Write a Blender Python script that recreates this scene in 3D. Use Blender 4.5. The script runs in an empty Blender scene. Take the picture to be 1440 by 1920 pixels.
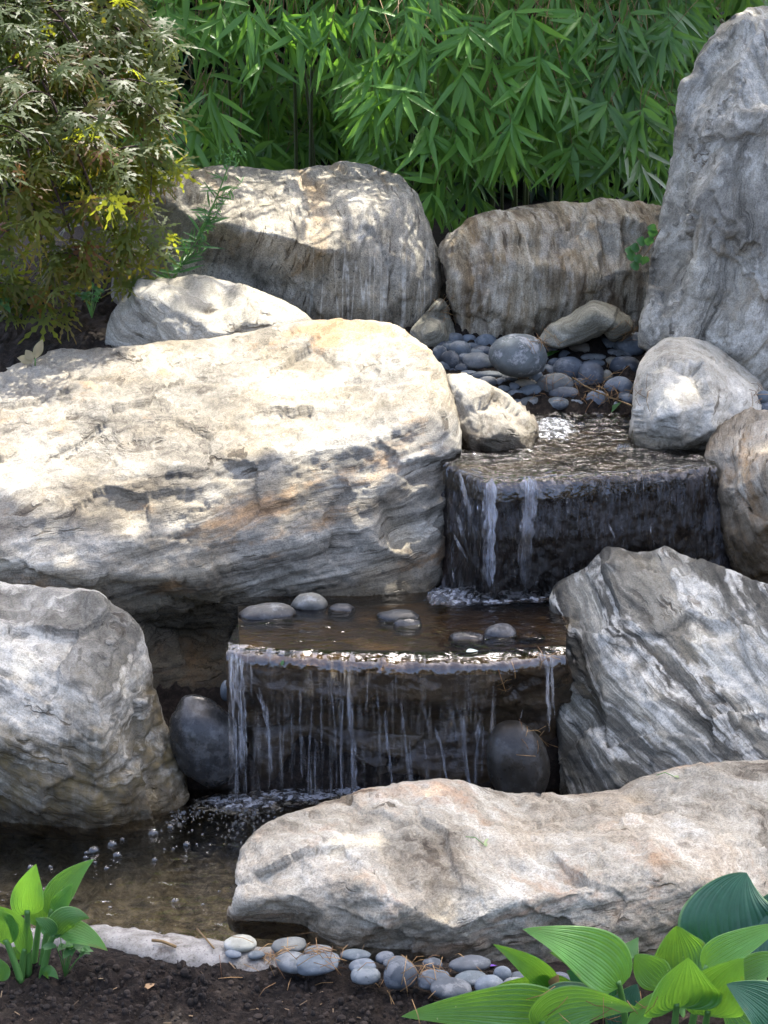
import bpy, math, random
import numpy as np
from mathutils import Vector, Matrix
from mathutils.geometry import delaunay_2d_cdt

# ------------------------------------------------------------------ camera, sky, sun, exposure
SC = bpy.context.scene
COL = SC.collection
HC, PITCH, F = 1.63, math.radians(13.0), 3850.0
cp, sp = math.cos(PITCH), math.sin(PITCH)
cam_d = bpy.data.cameras.new("camera")
cam = bpy.data.objects.new("camera", cam_d); COL.objects.link(cam)
cam.location = (0, 0, HC)
cam.rotation_euler = (math.radians(90) - PITCH, 0, 0)
cam_d.sensor_fit = 'HORIZONTAL'
cam_d.angle = 2 * math.atan(720 / F)
cam_d.clip_start, cam_d.clip_end = 0.05, 500
cam_d.dof.use_dof = True
cam_d.dof.focus_distance = 4.75
cam_d.dof.aperture_fstop = 28
SC.camera = cam

SUN_EL, SUN_AZ = 65.0, 30.0          # azimuth from +Y towards +X
world = bpy.data.worlds.new("World"); SC.world = world; world.use_nodes = True
wn = world.node_tree; wn.nodes.clear()
sky = wn.nodes.new('ShaderNodeTexSky'); sky.sky_type = 'NISHITA'; sky.sun_disc = False
sky.sun_elevation = math.radians(SUN_EL); sky.sun_rotation = math.radians(SUN_AZ)
sky.ozone_density = 2.5; sky.dust_density = 6.0; sky.air_density = 0.5
bg = wn.nodes.new('ShaderNodeBackground'); bg.inputs['Strength'].default_value = 0.15
wo = wn.nodes.new('ShaderNodeOutputWorld')
wn.links.new(sky.outputs[0], bg.inputs[0]); wn.links.new(bg.outputs[0], wo.inputs[0])
sun_d = bpy.data.lights.new("sun", 'SUN'); sun_d.energy = 2.0; sun_d.angle = math.radians(0.5)
sun_d.color = (1.0, 0.95, 0.87)
sun = bpy.data.objects.new("sun", sun_d); COL.objects.link(sun)
SUNV = Vector((math.sin(math.radians(SUN_AZ)) * math.cos(math.radians(SUN_EL)),
               math.cos(math.radians(SUN_AZ)) * math.cos(math.radians(SUN_EL)), math.sin(math.radians(SUN_EL))))
sun.rotation_euler = SUNV.to_track_quat('Z', 'Y').to_euler()
sun.location = (2, 6, 8)
SC.view_settings.view_transform = 'Standard'
SC.view_settings.look = 'None'
SC.view_settings.exposure = 3.0
SC.view_settings.gamma = 1.0
SC.cycles.use_denoising = True
SC.cycles.max_bounces = 8
SC.cycles.transparent_max_bounces = 24
SC.cycles.caustics_reflective = False
SC.cycles.caustics_refractive = False
SC.cycles.sample_clamp_indirect = 6.0

# ------------------------------------------------------------------ helpers
RNG = np.random.default_rng(7)
random.seed(7)

def rays(px, py):
    px = np.asarray(px, float); py = np.asarray(py, float)
    u = (px - 720) / F; v = (960 - py) / F
    return np.stack([u + 0 * v, cp + v * sp + 0 * u, -sp + v * cp + 0 * u], -1)
def atY(px, py, Y):
    d = rays(px, py); s = np.asarray(Y, float) / d[..., 1]
    return d * s[..., None] + np.array([0, 0, HC])
def P(px, py, Y): return Vector(atY(px, py, Y).tolist())
def atZ(px, py, z):
    d = rays(px, py); s = (np.asarray(z, float) - HC) / d[..., 2]
    return d * s[..., None] + np.array([0, 0, HC])
def mpp(Y): return Y / 0.96 / F          # metres per photo pixel

PERM = np.random.default_rng(3).permutation(256).astype(np.int64)
PERM = np.concatenate([PERM, PERM, PERM])
GRAD = np.random.default_rng(5).normal(size=(256, 3)); GRAD /= np.linalg.norm(GRAD, axis=1)[:, None]
def pn(p):
    p = np.asarray(p, float); i = np.floor(p).astype(np.int64); f = p - i; i &= 255
    w = f * f * f * (f * (f * 6 - 15) + 10)
    r = 0
    for dx in (0, 1):
        wx = w[:, 0] if dx else 1 - w[:, 0]
        a = PERM[i[:, 0] + dx]
        for dy in (0, 1):
            wy = w[:, 1] if dy else 1 - w[:, 1]
            b = PERM[a + i[:, 1] + dy]
            for dz in (0, 1):
                wz = w[:, 2] if dz else 1 - w[:, 2]
                g = GRAD[PERM[b + i[:, 2] + dz]]
                r = r + wx * wy * wz * ((f[:, 0] - dx) * g[:, 0] + (f[:, 1] - dy) * g[:, 1] + (f[:, 2] - dz) * g[:, 2])
    return r * 1.6
def fbm(p, o=4, g=0.5):
    r, a = 0, 1.0; p = np.asarray(p, float)
    for k in range(o):
        r = r + a * pn(p + 17.3 * k); p = p * 2.03; a *= g
    return r

def mesh_obj(name, verts, faces, mat, parent=None, smooth=True, origin=None, attrs=None, uv=None):
    verts = np.asarray(verts, float)
    me = bpy.data.meshes.new(name)
    o0 = np.zeros(3) if origin is None else np.asarray(origin, float)
    me.from_pydata((verts - o0).tolist(), [], faces if isinstance(faces, list) else np.asarray(faces).tolist())
    if attrs:
        for k, a in attrs.items():
            at = me.attributes.new(k, 'FLOAT', 'POINT'); at.data.foreach_set('value', np.asarray(a, np.float32))
    if uv is not None:
        ul = me.uv_layers.new(name='UVMap')
        li = np.empty(len(me.loops), np.int32); me.loops.foreach_get('vertex_index', li)
        ul.data.foreach_set('uv', np.asarray(uv, np.float32)[li].ravel())
    if smooth: me.polygons.foreach_set('use_smooth', [True] * len(me.polygons))
    me.materials.append(mat); me.update()
    o = bpy.data.objects.new(name, me); COL.objects.link(o)
    o.location = o0.tolist()
    if parent is not None:
        o.parent = parent
        o.location = (Vector(o0.tolist()) - parent.location)
    return o
def tag(o, label=None, cat=None, group=None, kind=None):
    if label: o['label'] = label
    if cat: o['category'] = cat
    if group: o['group'] = group
    if kind: o['kind'] = kind
    return o
def empty(name, loc):
    o = bpy.data.objects.new(name, None); COL.objects.link(o); o.location = loc; o.empty_display_size = .05
    return o

class MB:
    def __init__(s): s.v, s.f, s.t, s.uv, s.n = [], [], [], [], 0
    def add(s, v, f, t=0.5, uv=None):
        v = np.asarray(v, float); s.v.append(v)
        s.f += [[i + s.n for i in q] for q in f]
        s.t.append(np.full(len(v), t) if np.isscalar(t) else np.asarray(t))
        s.uv.append(np.zeros((len(v), 2)) if uv is None else np.asarray(uv)); s.n += len(v)
    def tube(s, pts, rad, k=6, t=0.5):
        pts = np.asarray(pts, float); n = len(pts)
        rad = np.full(n, rad) if np.isscalar(rad) else np.asarray(rad)
        tg = np.gradient(pts, axis=0); tg /= np.linalg.norm(tg, axis=1)[:, None] + 1e-9
        up = np.array([0.31, 0.2, 0.93]); a = np.cross(tg, up); a /= np.linalg.norm(a, axis=1)[:, None] + 1e-9
        b = np.cross(tg, a)
        th = np.arange(k) * 2 * math.pi / k
        v = pts[:, None] + rad[:, None, None] * (a[:, None] * np.cos(th)[None, :, None] + b[:, None] * np.sin(th)[None, :, None])
        f = [[i * k + j, i * k + (j + 1) % k, (i + 1) * k + (j + 1) % k, (i + 1) * k + j] for i in range(n - 1) for j in range(k)]
        f.append(list(range(k))[::-1]); f.append([(n - 1) * k + j for j in range(k)])
        s.add(v.reshape(-1, 3), f, t)
    def build(s, name, mat, parent=None, origin=None, smooth=True):
        return mesh_obj(name, np.concatenate(s.v), s.f, mat, parent, smooth, origin,
                        {'tint': np.concatenate(s.t)}, np.concatenate(s.uv))

def bez(a, b, c, n):
    t = np.linspace(0, 1, n)[:, None]; a, b, c = (np.asarray(q, float) for q in (a, b, c))
    return (1 - t) ** 2 * a + 2 * t * (1 - t) * b + t * t * c

# ------------------------------------------------------------------ node helpers
class NT:
    def __init__(s, name):
        s.m = bpy.data.materials.new(name); s.m.use_nodes = True; s.t = s.m.node_tree; s.t.nodes.clear()
        s.out = s.t.nodes.new('ShaderNodeOutputMaterial')
    def n(s, ty, **kw):
        nd = s.t.nodes.new('ShaderNode' + ty)
        for k, v in kw.items(): setattr(nd, k, v)
        return nd
    def put(s, sock, v):
        if isinstance(v, bpy.types.NodeSocket): s.t.links.new(v, sock)
        elif v is not None: sock.default_value = v
    def math(s, op, a, b=None, c=None, clamp=False):
        nd = s.n('Math', operation=op, use_clamp=clamp)
        for i, v in enumerate((a, b, c)): s.put(nd.inputs[i], v)
        return nd.outputs[0]
    def vmath(s, op, a, b=None):
        nd = s.n('VectorMath', operation=op); s.put(nd.inputs[0], a)
        if b is not None: s.put(nd.inputs[1 if op != 'SCALE' else 3], b)
        return nd.outputs['Value' if op == 'DOT_PRODUCT' else 'Vector']
    def noise(s, vec, scale, detail=4, rough=.55, dist=0):
        nd = s.n('TexNoise'); s.put(nd.inputs['Vector'], vec); nd.inputs['Scale'].default_value = scale
        nd.inputs['Detail'].default_value = detail; nd.inputs['Roughness'].default_value = rough; nd.inputs['Distortion'].default_value = dist
        return nd.outputs['Fac']
    def noisec(s, vec, scale, detail=2):
        nd = s.n('TexNoise'); s.put(nd.inputs['Vector'], vec); nd.inputs['Scale'].default_value = scale; nd.inputs['Detail'].default_value = detail
        return nd.outputs['Color']
    def ramp(s, fac, stops, interp='LINEAR'):
        nd = s.n('ValToRGB'); s.put(nd.inputs[0], fac); cr = nd.color_ramp; cr.interpolation = interp
        while len(cr.elements) < len(stops): cr.elements.new(0.5)
        for e, (p, c) in zip(cr.elements, stops):
            e.position = p; e.color = (c, c, c, 1) if np.isscalar(c) else (*c, 1)
        return nd.outputs[0]
    def mix(s, fac, a, b, mode='MIX'):
        nd = s.n('Mix', data_type='RGBA', blend_type=mode); s.put(nd.inputs[0], fac)
        for k, v in ((6, a), (7, b)): s.put(nd.inputs[k], v if isinstance(v, bpy.types.NodeSocket) else (*v, 1))
        return nd.outputs[2]
    def bump(s, h, strength, dist=.01, nrm=None):
        nd = s.n('Bump'); s.put(nd.inputs['Height'], h); nd.inputs['Strength'].default_value = strength; nd.inputs['Distance'].default_value = dist
        if nrm is not None: s.put(nd.inputs['Normal'], nrm)
        return nd.outputs[0]
    def bsdf(s, col, rough=.8, nrm=None, spec=.3, **kw):
        nd = s.n('BsdfPrincipled')
        s.put(nd.inputs['Base Color'], col if isinstance(col, bpy.types.NodeSocket) else (*col, 1)); s.put(nd.inputs['Roughness'], rough)
        s.put(nd.inputs['Specular IOR Level'], spec)
        if nrm is not None: s.put(nd.inputs['Normal'], nrm)
        return nd.outputs[0]
    def done(s, sh):
        s.t.links.new(sh, s.out.inputs[0]); return s.m
    def objc(s): return s.n('TexCoord').outputs['Object']
    def pos(s): return s.n('NewGeometry').outputs['Position']

def strata_axes(angle, tilt=.35):
    a = math.radians(angle)                   # image angle of the layer lines, positive = down to the right
    n = np.array([math.sin(a), -tilt, math.cos(a)]); n /= np.linalg.norm(n)
    t1 = np.array([math.cos(a), 0, -math.sin(a)]); t1 -= n * (t1 @ n); t1 /= np.linalg.norm(t1)
    return n, t1, np.cross(n, t1)

def rock_mat(name, axes, cols, pos=(.3, .44, .56, .7), kn=22, kt=2.0, stain=(.23, .13, .055), stain_amt=.5, stain_th=.56,
             speck=.5, wet=None, wet_h=.03, moss=None, warp=.055, spot=0.0, streak=None, bump=.85, gloss=.85, patch=.45, fine_w=.5, alt=None, veins=0.0, scratch=None, dash=.8, zone=0.0):
    m = NT(name); n, t1, t2 = axes
    p = m.objc()
    w = m.vmath('SCALE', m.vmath('SUBTRACT', m.noisec(p, 3.0, 5), (.5, .5, .5)), warp)
    q = m.vmath('ADD', p, w)
    d1, d2, dn = (m.vmath('DOT_PRODUCT', q, tuple(a)) for a in (t1, t2, n))
    def comb(k1, k2, k3):
        c = m.n('CombineXYZ')
        for i, (d, k) in enumerate(((d1, k1), (d2, k2), (dn, k3))): m.put(c.inputs[i], m.math('MULTIPLY', d, k))
        return c.outputs[0]
    bands = m.noise(comb(kt, kt, kn), 1.0, 6, .62)
    fine = m.noise(comb(kt * 2.4, kt * 2.4, kn * 4.5), 1.0, 8, .72)
    hair = m.noise(comb(kt * 7, kt * 7, kn * 13), 1.0, 5, .75)
    f = m.math('ADD', m.math('MULTIPLY', bands, 1 - fine_w), m.math('ADD', m.math('MULTIPLY', fine, fine_w * .6), m.math('MULTIPLY', hair, fine_w * .4)))
    # stretch the contrast of the summed noise
    f = m.math('ADD', m.math('MULTIPLY', m.math('SUBTRACT', f, .5), 1.75), .5)
    col = m.ramp(f, list(zip(pos, cols)))
    if zone:                                    # broad dark and light layers
        zn = m.noise(comb(kt * .8, kt * .8, kn * .42), 1.0, 4, .55)
        col = m.mix(m.math('MULTIPLY', m.ramp(zn, [(.44, 1.0), (.53, 0.0)]), zone), col, m.mix(1.0, col, (.36, .36, .365), 'MULTIPLY'))
        col = m.mix(m.math('MULTIPLY', m.ramp(zn, [(.55, 0.0), (.63, 1.0)]), zone * .6), col, (.60, .58, .53))
    big = m.noise(p, 3.4, 6, .62)
    if alt is not None:                         # a second body colour in big patches
        col = m.mix(m.ramp(big, [(.47, 0.0), (.6, .75)]), col, m.mix(1.0, col, alt, 'MULTIPLY'))
    pt = m.noise(comb(6, 6, 17), 1.0, 9, .72)
    col = m.mix(patch, col, m.ramp(pt, [(.34, .25), (.48, .8), (.64, 1.15)]), 'MULTIPLY')
    st = m.noise(comb(3.0, 3.0, 9), 1.0, 9, .68)
    sm = m.ramp(st, [(stain_th, 0.0), (stain_th + .10, 1.0)])
    scol = m.mix(m.noise(p, 14, 4), stain, tuple(min(1, c * 2.1) for c in stain))
    col = m.mix(m.math('MULTIPLY', sm, stain_amt), col, scol)
    if veins:                                   # bright quartz seams lying in the layers
        vn = m.noise(comb(1.5, 1.5, kn * .55), 1.0, 5, .6); va = m.math('ABSOLUTE', m.math('SUBTRACT', vn, .52))
        vf = m.math('MULTIPLY', m.ramp(va, [(.0, 1.0), (.016, .75), (.04, 0.0)]), m.ramp(m.noise(p, 24, 6, .75), [(.34, 0.0), (.56, 1.0)]))
        col = m.mix(m.math('MULTIPLY', vf, veins), col, (.62, .60, .56))
    grain = m.noise(p, 240, 5, .85)
    col = m.mix(speck, col, m.ramp(grain, [(.37, .10), (.47, .74), (.60, 1.3)]), 'MULTIPLY')
    if spot:
        sv = m.math('MULTIPLY', m.ramp(m.noise(p, 75, 5, .7), [(.58, 0.0), (.64, 1.0)]), m.ramp(m.noise(p, 7, 3), [(.42, .15), (.58, 1.0)]))
        col = m.mix(m.math('MULTIPLY', sv, spot), col, (.03, .029, .027))
    sl = m.math('MULTIPLY', m.ramp(m.noise(comb(7, 7, 75), 1.0, 3, .6), [(.60, 0.0), (.66, 1.0)]), m.ramp(m.noise(p, 5, 4, .6), [(.45, .1), (.58, 1.0)]))
    col = m.mix(m.math('MULTIPLY', sl, dash), col, m.mix(1.0, col, (.22, .18, .14), 'MULTIPLY'))
    pz = m.n('SeparateXYZ'); m.put(pz.inputs[0], m.pos()); z = pz.outputs[2]
    if streak:                                  # mineral stains that ran down the face
        c = m.n('CombineXYZ')
        for i, k in enumerate((26, 8, 2.0)): m.put(c.inputs[i], m.math('MULTIPLY', pz.outputs[i], k))
        sn = m.noise(m.vmath('ADD', c.outputs[0], m.vmath('SCALE', w, 14)), 1.0, 6, .62)
        sf = m.math('MULTIPLY', m.ramp(sn, [(.49, 0.0), (.6, 1.0)]), m.ramp(m.noise(p, 3.5, 3), [(.42, 0.0), (.56, 1.0)]))
        col = m.mix(m.math('MULTIPLY', sf, streak[1]), col, streak[0])
    if scratch:                                 # thin pale run marks on the dark face: (colour, low z, high z)
        c = m.n('CombineXYZ')
        for i, k in enumerate((17, 0, 1.1)): m.put(c.inputs[i], m.math('MULTIPLY', pz.outputs[i], k))
        sn = m.math('ABSOLUTE', m.math('SUBTRACT', m.noise(c.outputs[0], 1.0, 2, .5), .5))
        mz = m.n('MapRange'); m.put(mz.inputs[0], z); mz.inputs[1].default_value = scratch[2]; mz.inputs[2].default_value = scratch[2] - .05
        xr = m.n('MapRange'); m.put(xr.inputs[0], pz.outputs[0]); xr.inputs[1].default_value = -.25; xr.inputs[2].default_value = -.2
        sf = m.math('MULTIPLY', m.math('MULTIPLY', m.ramp(sn, [(.0, 1.0), (.012, 0.0)]), mz.outputs[0]), m.math('MULTIPLY', xr.outputs[0], m.ramp(m.noise(p, 50, 4, .7), [(.4, .2), (.55, 1.0)])))
        col = m.mix(m.math('MULTIPLY', sf, .8), col, scratch[0])
    col = m.mix(1.0, col, (1.02, 1.0, .90), 'MULTIPLY')
    rough = gloss
    if moss:                                    # (colour, z low, z high, amount)
        mz = m.n('MapRange'); m.put(mz.inputs[0], m.math('ADD', z, m.math('MULTIPLY', m.math('SUBTRACT', m.noise(p, 9, 5, .65), .5), .45)))
        mz.inputs[1].default_value, mz.inputs[2].default_value, mz.inputs[3].default_value, mz.inputs[4].default_value = moss[1], moss[2], 1, 0
        mf = m.math('MULTIPLY', mz.outputs[0], m.ramp(m.noise(p, 22, 5, .7), [(.38, .25), (.6, 1.0)]))
        col = m.mix(m.math('MULTIPLY', mf, moss[3]), col, m.mix(m.noise(p, 30, 4), moss[0], tuple(c * .4 for c in moss[0])))
    if wet is not None:                         # waterline darkening
        wz = m.n('MapRange'); m.put(wz.inputs[0], m.math('SUBTRACT', z, m.math('MULTIPLY', m.math('SUBTRACT', m.noise(p, 16, 4), .4), wet_h * 2.5)))
        wz.inputs[1].default_value, wz.inputs[2].default_value, wz.inputs[3].default_value, wz.inputs[4].default_value = wet, wet + wet_h, 1, 0
        wf = wz.outputs[0]
        col = m.mix(m.math('MULTIPLY', wf, .85), col, m.mix(1.0, col, (.22, .19, .13), 'MULTIPLY'))
        rough = m.math('SUBTRACT', gloss, m.math('MULTIPLY', wf, .6))
    h = m.math('ADD', m.math('MULTIPLY', f, .8), m.math('ADD', m.math('MULTIPLY', grain, .30), m.math('ADD', m.math('MULTIPLY', pt, .45), m.math('MULTIPLY', sl, -.4))))
    nb = m.bump(h, bump, .014)
    return m.done(m.bsdf(col, rough, nb, .28))

# ------------------------------------------------------------------ boulders
def inside(poly, pts):
    x, y = pts[:, 0], pts[:, 1]; r = np.zeros(len(pts), bool); n = len(poly)
    for i in range(n):
        x0, y0 = poly[i]; x1, y1 = poly[(i + 1) % n]
        if y0 == y1: continue
        c = ((y0 > y) != (y1 > y)) & (x < (x1 - x0) * (y - y0) / (y1 - y0) + x0); r ^= c
    return r
def dist_poly(poly, pts):
    d = np.full(len(pts), 1e9)
    for i in range(len(poly)):
        a = poly[i]; b = poly[(i + 1) % len(poly)]; e = b - a; L = e @ e + 1e-9
        t = np.clip(((pts - a) @ e) / L, 0, 1)
        d = np.minimum(d, np.linalg.norm(pts - a - t[:, None] * e, axis=1))
    return d
def interp_tri(cv, cz, tris, pts):
    out = np.full(len(pts), np.nan)
    for t in tris:
        a, b, c = cv[t[0]], cv[t[1]], cv[t[2]]
        det = (b[1] - c[1]) * (a[0] - c[0]) + (c[0] - b[0]) * (a[1] - c[1])
        if abs(det) < 1e-9: continue
        l0 = ((b[1] - c[1]) * (pts[:, 0] - c[0]) + (c[0] - b[0]) * (pts[:, 1] - c[1])) / det
        l1 = ((c[1] - a[1]) * (pts[:, 0] - c[0]) + (a[0] - c[0]) * (pts[:, 1] - c[1])) / det
        l2 = 1 - l0 - l1
        k = (l0 >= -1e-6) & (l1 >= -1e-6) & (l2 >= -1e-6)
        out[k] = l0[k] * cz[t[0]] + l1[k] * cz[t[1]] + l2[k] * cz[t[2]]
    bad = np.isnan(out)
    if bad.any():
        d = ((pts[bad][:, None] - cv[None]) ** 2).sum(-1) + 1.0; w = 1 / d ** 2
        out[bad] = (w * cz[None]).sum(1) / w.sum(1)
    return out

def facets(q, rg, cell):
    q = q / cell; i0 = np.floor(q).astype(np.int64); best = np.full(len(q), 1e9); out = np.zeros(len(q)); sd = rg.integers(0, 200)
    for dx in (-1, 0, 1):
        for dy in (-1, 0, 1):
            for dz in (-1, 0, 1):
                c = i0 + [dx, dy, dz]; h = PERM[(PERM[(PERM[(c[:, 0] + sd) & 255] + c[:, 1]) & 255] + c[:, 2]) & 255]
                pt = c + .5 + .45 * GRAD[h]; e = q - pt; dd = (e * e).sum(1); k = dd < best
                best[k] = dd[k]; g = GRAD[(h + 77) & 255]; out[k] = ((e * g).sum(1) + .22 * g[:, 0])[k]
    return out * cell

def boulder(name, label, cat, out, inn, axes, mat, step=4.6, R=15, depth=.35, smooth_r=5, amp=1.0, lay=1.0, rag=2.2,
            parent=None, group=None, lip=None, kn=15, coarse=1.0, ridges=(), facet=.6):
    out = np.array(out, float); inn = np.array(inn, float).reshape(-1, 3)
    rg = np.random.default_rng(len(out) * 31 + int(out[0, 0]) + 500)
    # control triangulation
    cv = np.concatenate([out[:, :2], inn[:, :2]]); cz = np.concatenate([out[:, 2], inn[:, 2]]); no = len(out)
    ed = [(i, (i + 1) % no) for i in range(no)] + [(no + a, no + b) for a, b in ridges]
    r = delaunay_2d_cdt([Vector(c) for c in cv.tolist()], ed, [], 1, 1e-4)
    rv = np.array([tuple(v) for v in r[0]]); ids = r[3]
    rz = np.array([cz[i[0]] if len(i) else cz[np.argmin(((cv - rv[k]) ** 2).sum(1))] for k, i in enumerate(ids)])
    tris = [t for t in r[2] if len(t) == 3]
    # dense ragged outline
    dense = []
    for i in range(no):
        a, b = out[i, :2], out[(i + 1) % no, :2]; m_ = max(1, int(np.linalg.norm(b - a) / step))
        for k in range(m_): dense.append(a + (b - a) * k / m_)
    dense = np.array(dense)
    # light corner rounding, then ragged edge
    for _ in range(2): dense = .5 * dense + .25 * (np.roll(dense, 1, 0) + np.roll(dense, -1, 0))
    tg = np.roll(dense, -1, 0) - np.roll(dense, 1, 0); nr = np.stack([tg[:, 1], -tg[:, 0]], 1); nr /= np.linalg.norm(nr, axis=1)[:, None] + 1e-9
    q = np.concatenate([dense / 38.0, np.full((len(dense), 1), out[0, 0] * .013)], 1)
    dense = dense + nr * (rag * fbm(q, 4, .6))[:, None]
    lo, hi = dense.min(0), dense.max(0)
    gx = np.arange(lo[0], hi[0], step); gy = np.arange(lo[1], hi[1], step * .87)
    G = np.stack(np.meshgrid(gx, gy), -1); G[1::2, :, 0] += step / 2; G = G.reshape(-1, 2)
    G = G + rg.uniform(-.18, .18, G.shape) * step
    G = G[inside(dense, G)]; dg = dist_poly(dense, G); G = G[dg > .55 * step]
    nd = len(dense); V2 = np.concatenate([dense, G])
    r = delaunay_2d_cdt([Vector((x, -y)) for x, y in V2.tolist()], [(i, (i + 1) % nd) for i in range(nd)], [], 1, 1e-5)
    W = np.array([(v[0], -v[1]) for v in r[0]]); T = np.array([t for t in r[2] if len(t) == 3], np.int64)
    isout = np.array([any(k < nd for k in i) if len(i) else False for i in r[3]])
    d = dist_poly(dense, W)
    Y = 0; offs = [(0, 0)] + [(smooth_r * math.cos(a), smooth_r * math.sin(a)) for a in np.arange(8) * math.pi / 4]
    for o in offs: Y = Y + interp_tri(rv, rz, tris, W + np.array(o)) / len(offs)
    s = np.clip(d / R, 0, 1); rnd = np.sqrt(np.clip(1 - (1 - s) ** 2, 0, 1))
    Yf = Y + (1 - rnd) * R * mpp(Y) * .9
    Pf = atY(W[:, 0], W[:, 1], Yf)
    # back: along the rays, drawn in towards the middle
    cen = W.mean(0); s2 = np.clip(d / (R * 3.2), 0, 1); r2 = np.sqrt(np.clip(1 - (1 - s2) ** 2, 0, 1))
    Wb = W + (cen - W) * (.22 * r2)[:, None]
    Pb = atY(Wb[:, 0], Wb[:, 1], Yf + r2 * depth)
    ob = np.where(~isout)[0]; bmap = np.arange(len(W)); bmap[ob] = len(W) + np.arange(len(ob))
    V = np.concatenate([Pf, Pb[ob]]); Tb = bmap[T][:, ::-1]
    T2 = np.concatenate([T, Tb])
    # normals, displacement
    def vnorm(V):
        a, b, c = V[T2[:, 0]], V[T2[:, 1]], V[T2[:, 2]]; fn = np.cross(b - a, c - a); N = np.zeros_like(V)
        for k in range(3): np.add.at(N, T2[:, k], fn)
        return N / (np.linalg.norm(N, axis=1)[:, None] + 1e-12)
    N = vnorm(V); n, t1, t2 = axes
    off = rg.uniform(0, 50, 3)
    w = fbm(V * 2.3 + off, 3)
    q0, q1, qn = V @ t1, V @ t2, V @ n + .022 * w
    A = lambda k, kk: np.stack([q0 * k, q1 * k, qn * kk], 1) + off
    dsp = .007 * coarse * fbm(V * 4.2 + off, 3)
    L1 = pn(A(1.3, kn)); L2 = fbm(A(3.0, kn * 3.2), 3, .65)
    u = qn * kn * 1.3 + .55 * pn(V * 2.4 + off); fr = u - np.floor(u)
    terr = np.where(fr < .9, fr / .9, (1 - fr) / .1) - .5
    msk = np.clip(.25 + 2.2 * pn(V * 3.3 + off + 9), 0, 1)
    dsp = dsp + lay * (.0015 * L1 + .0036 * L2 + .0065 * terr * msk)
    ck = pn(A(.8, kn * .8)) + .1 * pn(V * 30 + off); cm = np.clip(2.4 * pn(V * 3.6 + off + 20), 0, 1)
    dsp = dsp - lay * .012 * np.clip(1 - np.abs(ck) / .035, 0, 1) * cm
    # broken facets: sharp valley-and-ridge relief, chips
    aq = np.stack([q0, q1, qn * 1.9], 1) + .02 * np.stack([fbm(V * 9 + off, 2), fbm(V * 9 + off + 7, 2), fbm(V * 9 + off + 13, 2)], 1)
    dsp = dsp + facet * (.22 * facets(aq, rg, .26) + .10 * facets(aq + 3, rg, .10))
    f1 = np.abs(pn(V * 5.5 + off + 31)); f2 = np.abs(pn(V * 13 + off + 41))
    dsp = dsp + coarse * (.007 * f1 + .006 * f2) + .0042 * fbm(V * 30 + off, 4, .7)
    keep = np.ones(len(V)); keep[:len(W)] = .35 + .65 * np.clip(d / 14, 0, 1)
    V = V + N * (amp * dsp * keep)[:, None]
    base = V[V[:, 2].argmin()].copy(); base[0], base[1] = V[:, 0].mean(), V[:, 1].mean()
    o = mesh_obj(name, V, T2, mat, parent, True, base)
    if label: tag(o, label, cat, group)
    return o

# ------------------------------------------------------------------ ground
ZP, ZM, ZT = 0.0, 0.357, 0.642         # pond, middle and top water levels
def edge_y(x): return 3.43 + np.clip(-x - .24, 0, .28) * .30 + .008 * np.sin(x * 11)
def terr_z(x, y):
    yy = y - (edge_y(x) - 3.47) * np.clip((4.0 - y) / .5, 0, 1)
    z = np.interp(yy, [-60, 2, 3.2, 3.40, 3.475, 3.56, 4.28, 4.34, 4.75, 4.85, 5.1, 5.42, 5.52, 6.0, 6.5, 9, 60],
                  [0, 0, .0, .022, .0, -.13, -.13, .10, .2, .42, .5, .6, .665, .83, .9, 1.0, 1.0])
    side = np.clip((-x - .62) / .15, 0, 1)                 # the bed of soil on the left behind the big boulder
    zb = np.interp(y, [-60, 4.6, 4.9, 5.3, 5.9, 6.5, 60], [-9, -9, .45, .745, .835, .9, 1.0])
    return np.where((side > 0) & (y > 4.6), z + side * np.maximum(zb - z, 0), z)
def soil_mat():
    m = NT('soil'); p = m.pos()
    a = m.noise(p, 9, 6, .6); b = m.noise(p, 60, 6, .75); c = m.noise(p, 260, 3, .7)
    col = m.ramp(b, [(.3, (.006, .005, .004)), (.5, (.017, .013, .010)), (.7, (.05, .037, .028))])
    col = m.mix(.5, col, m.ramp(a, [(.35, .35), (.6, 1.0)]), 'MULTIPLY')
    bits = m.ramp(c, [(.70, 0.0), (.74, 1.0)])
    col = m.mix(m.math('MULTIPLY', bits, .8), col, (.2, .14, .085))
    sp_ = m.n('SeparateXYZ'); m.put(sp_.inputs[0], p)       # the beaten strip under the water is gravelly brown
    pb = m.ramp(m.noise(p, 35, 5, .7), [(.35, (.04, .034, .022)), (.5, (.115, .098, .064)), (.66, (.24, .205, .14))])
    ins = m.n('MapRange'); m.put(ins.inputs[0], sp_.outputs[2]); ins.inputs[1].default_value = -.02; ins.inputs[2].default_value = -.05
    col = m.mix(ins.outputs[0], col, pb)
    h = m.math('ADD', m.math('MULTIPLY', b, 1.0), m.math('MULTIPLY', c, .35))
    return m.done(m.bsdf(col, .95, m.bump(h, .9, .012), .15))
SOIL = soil_mat()
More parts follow.
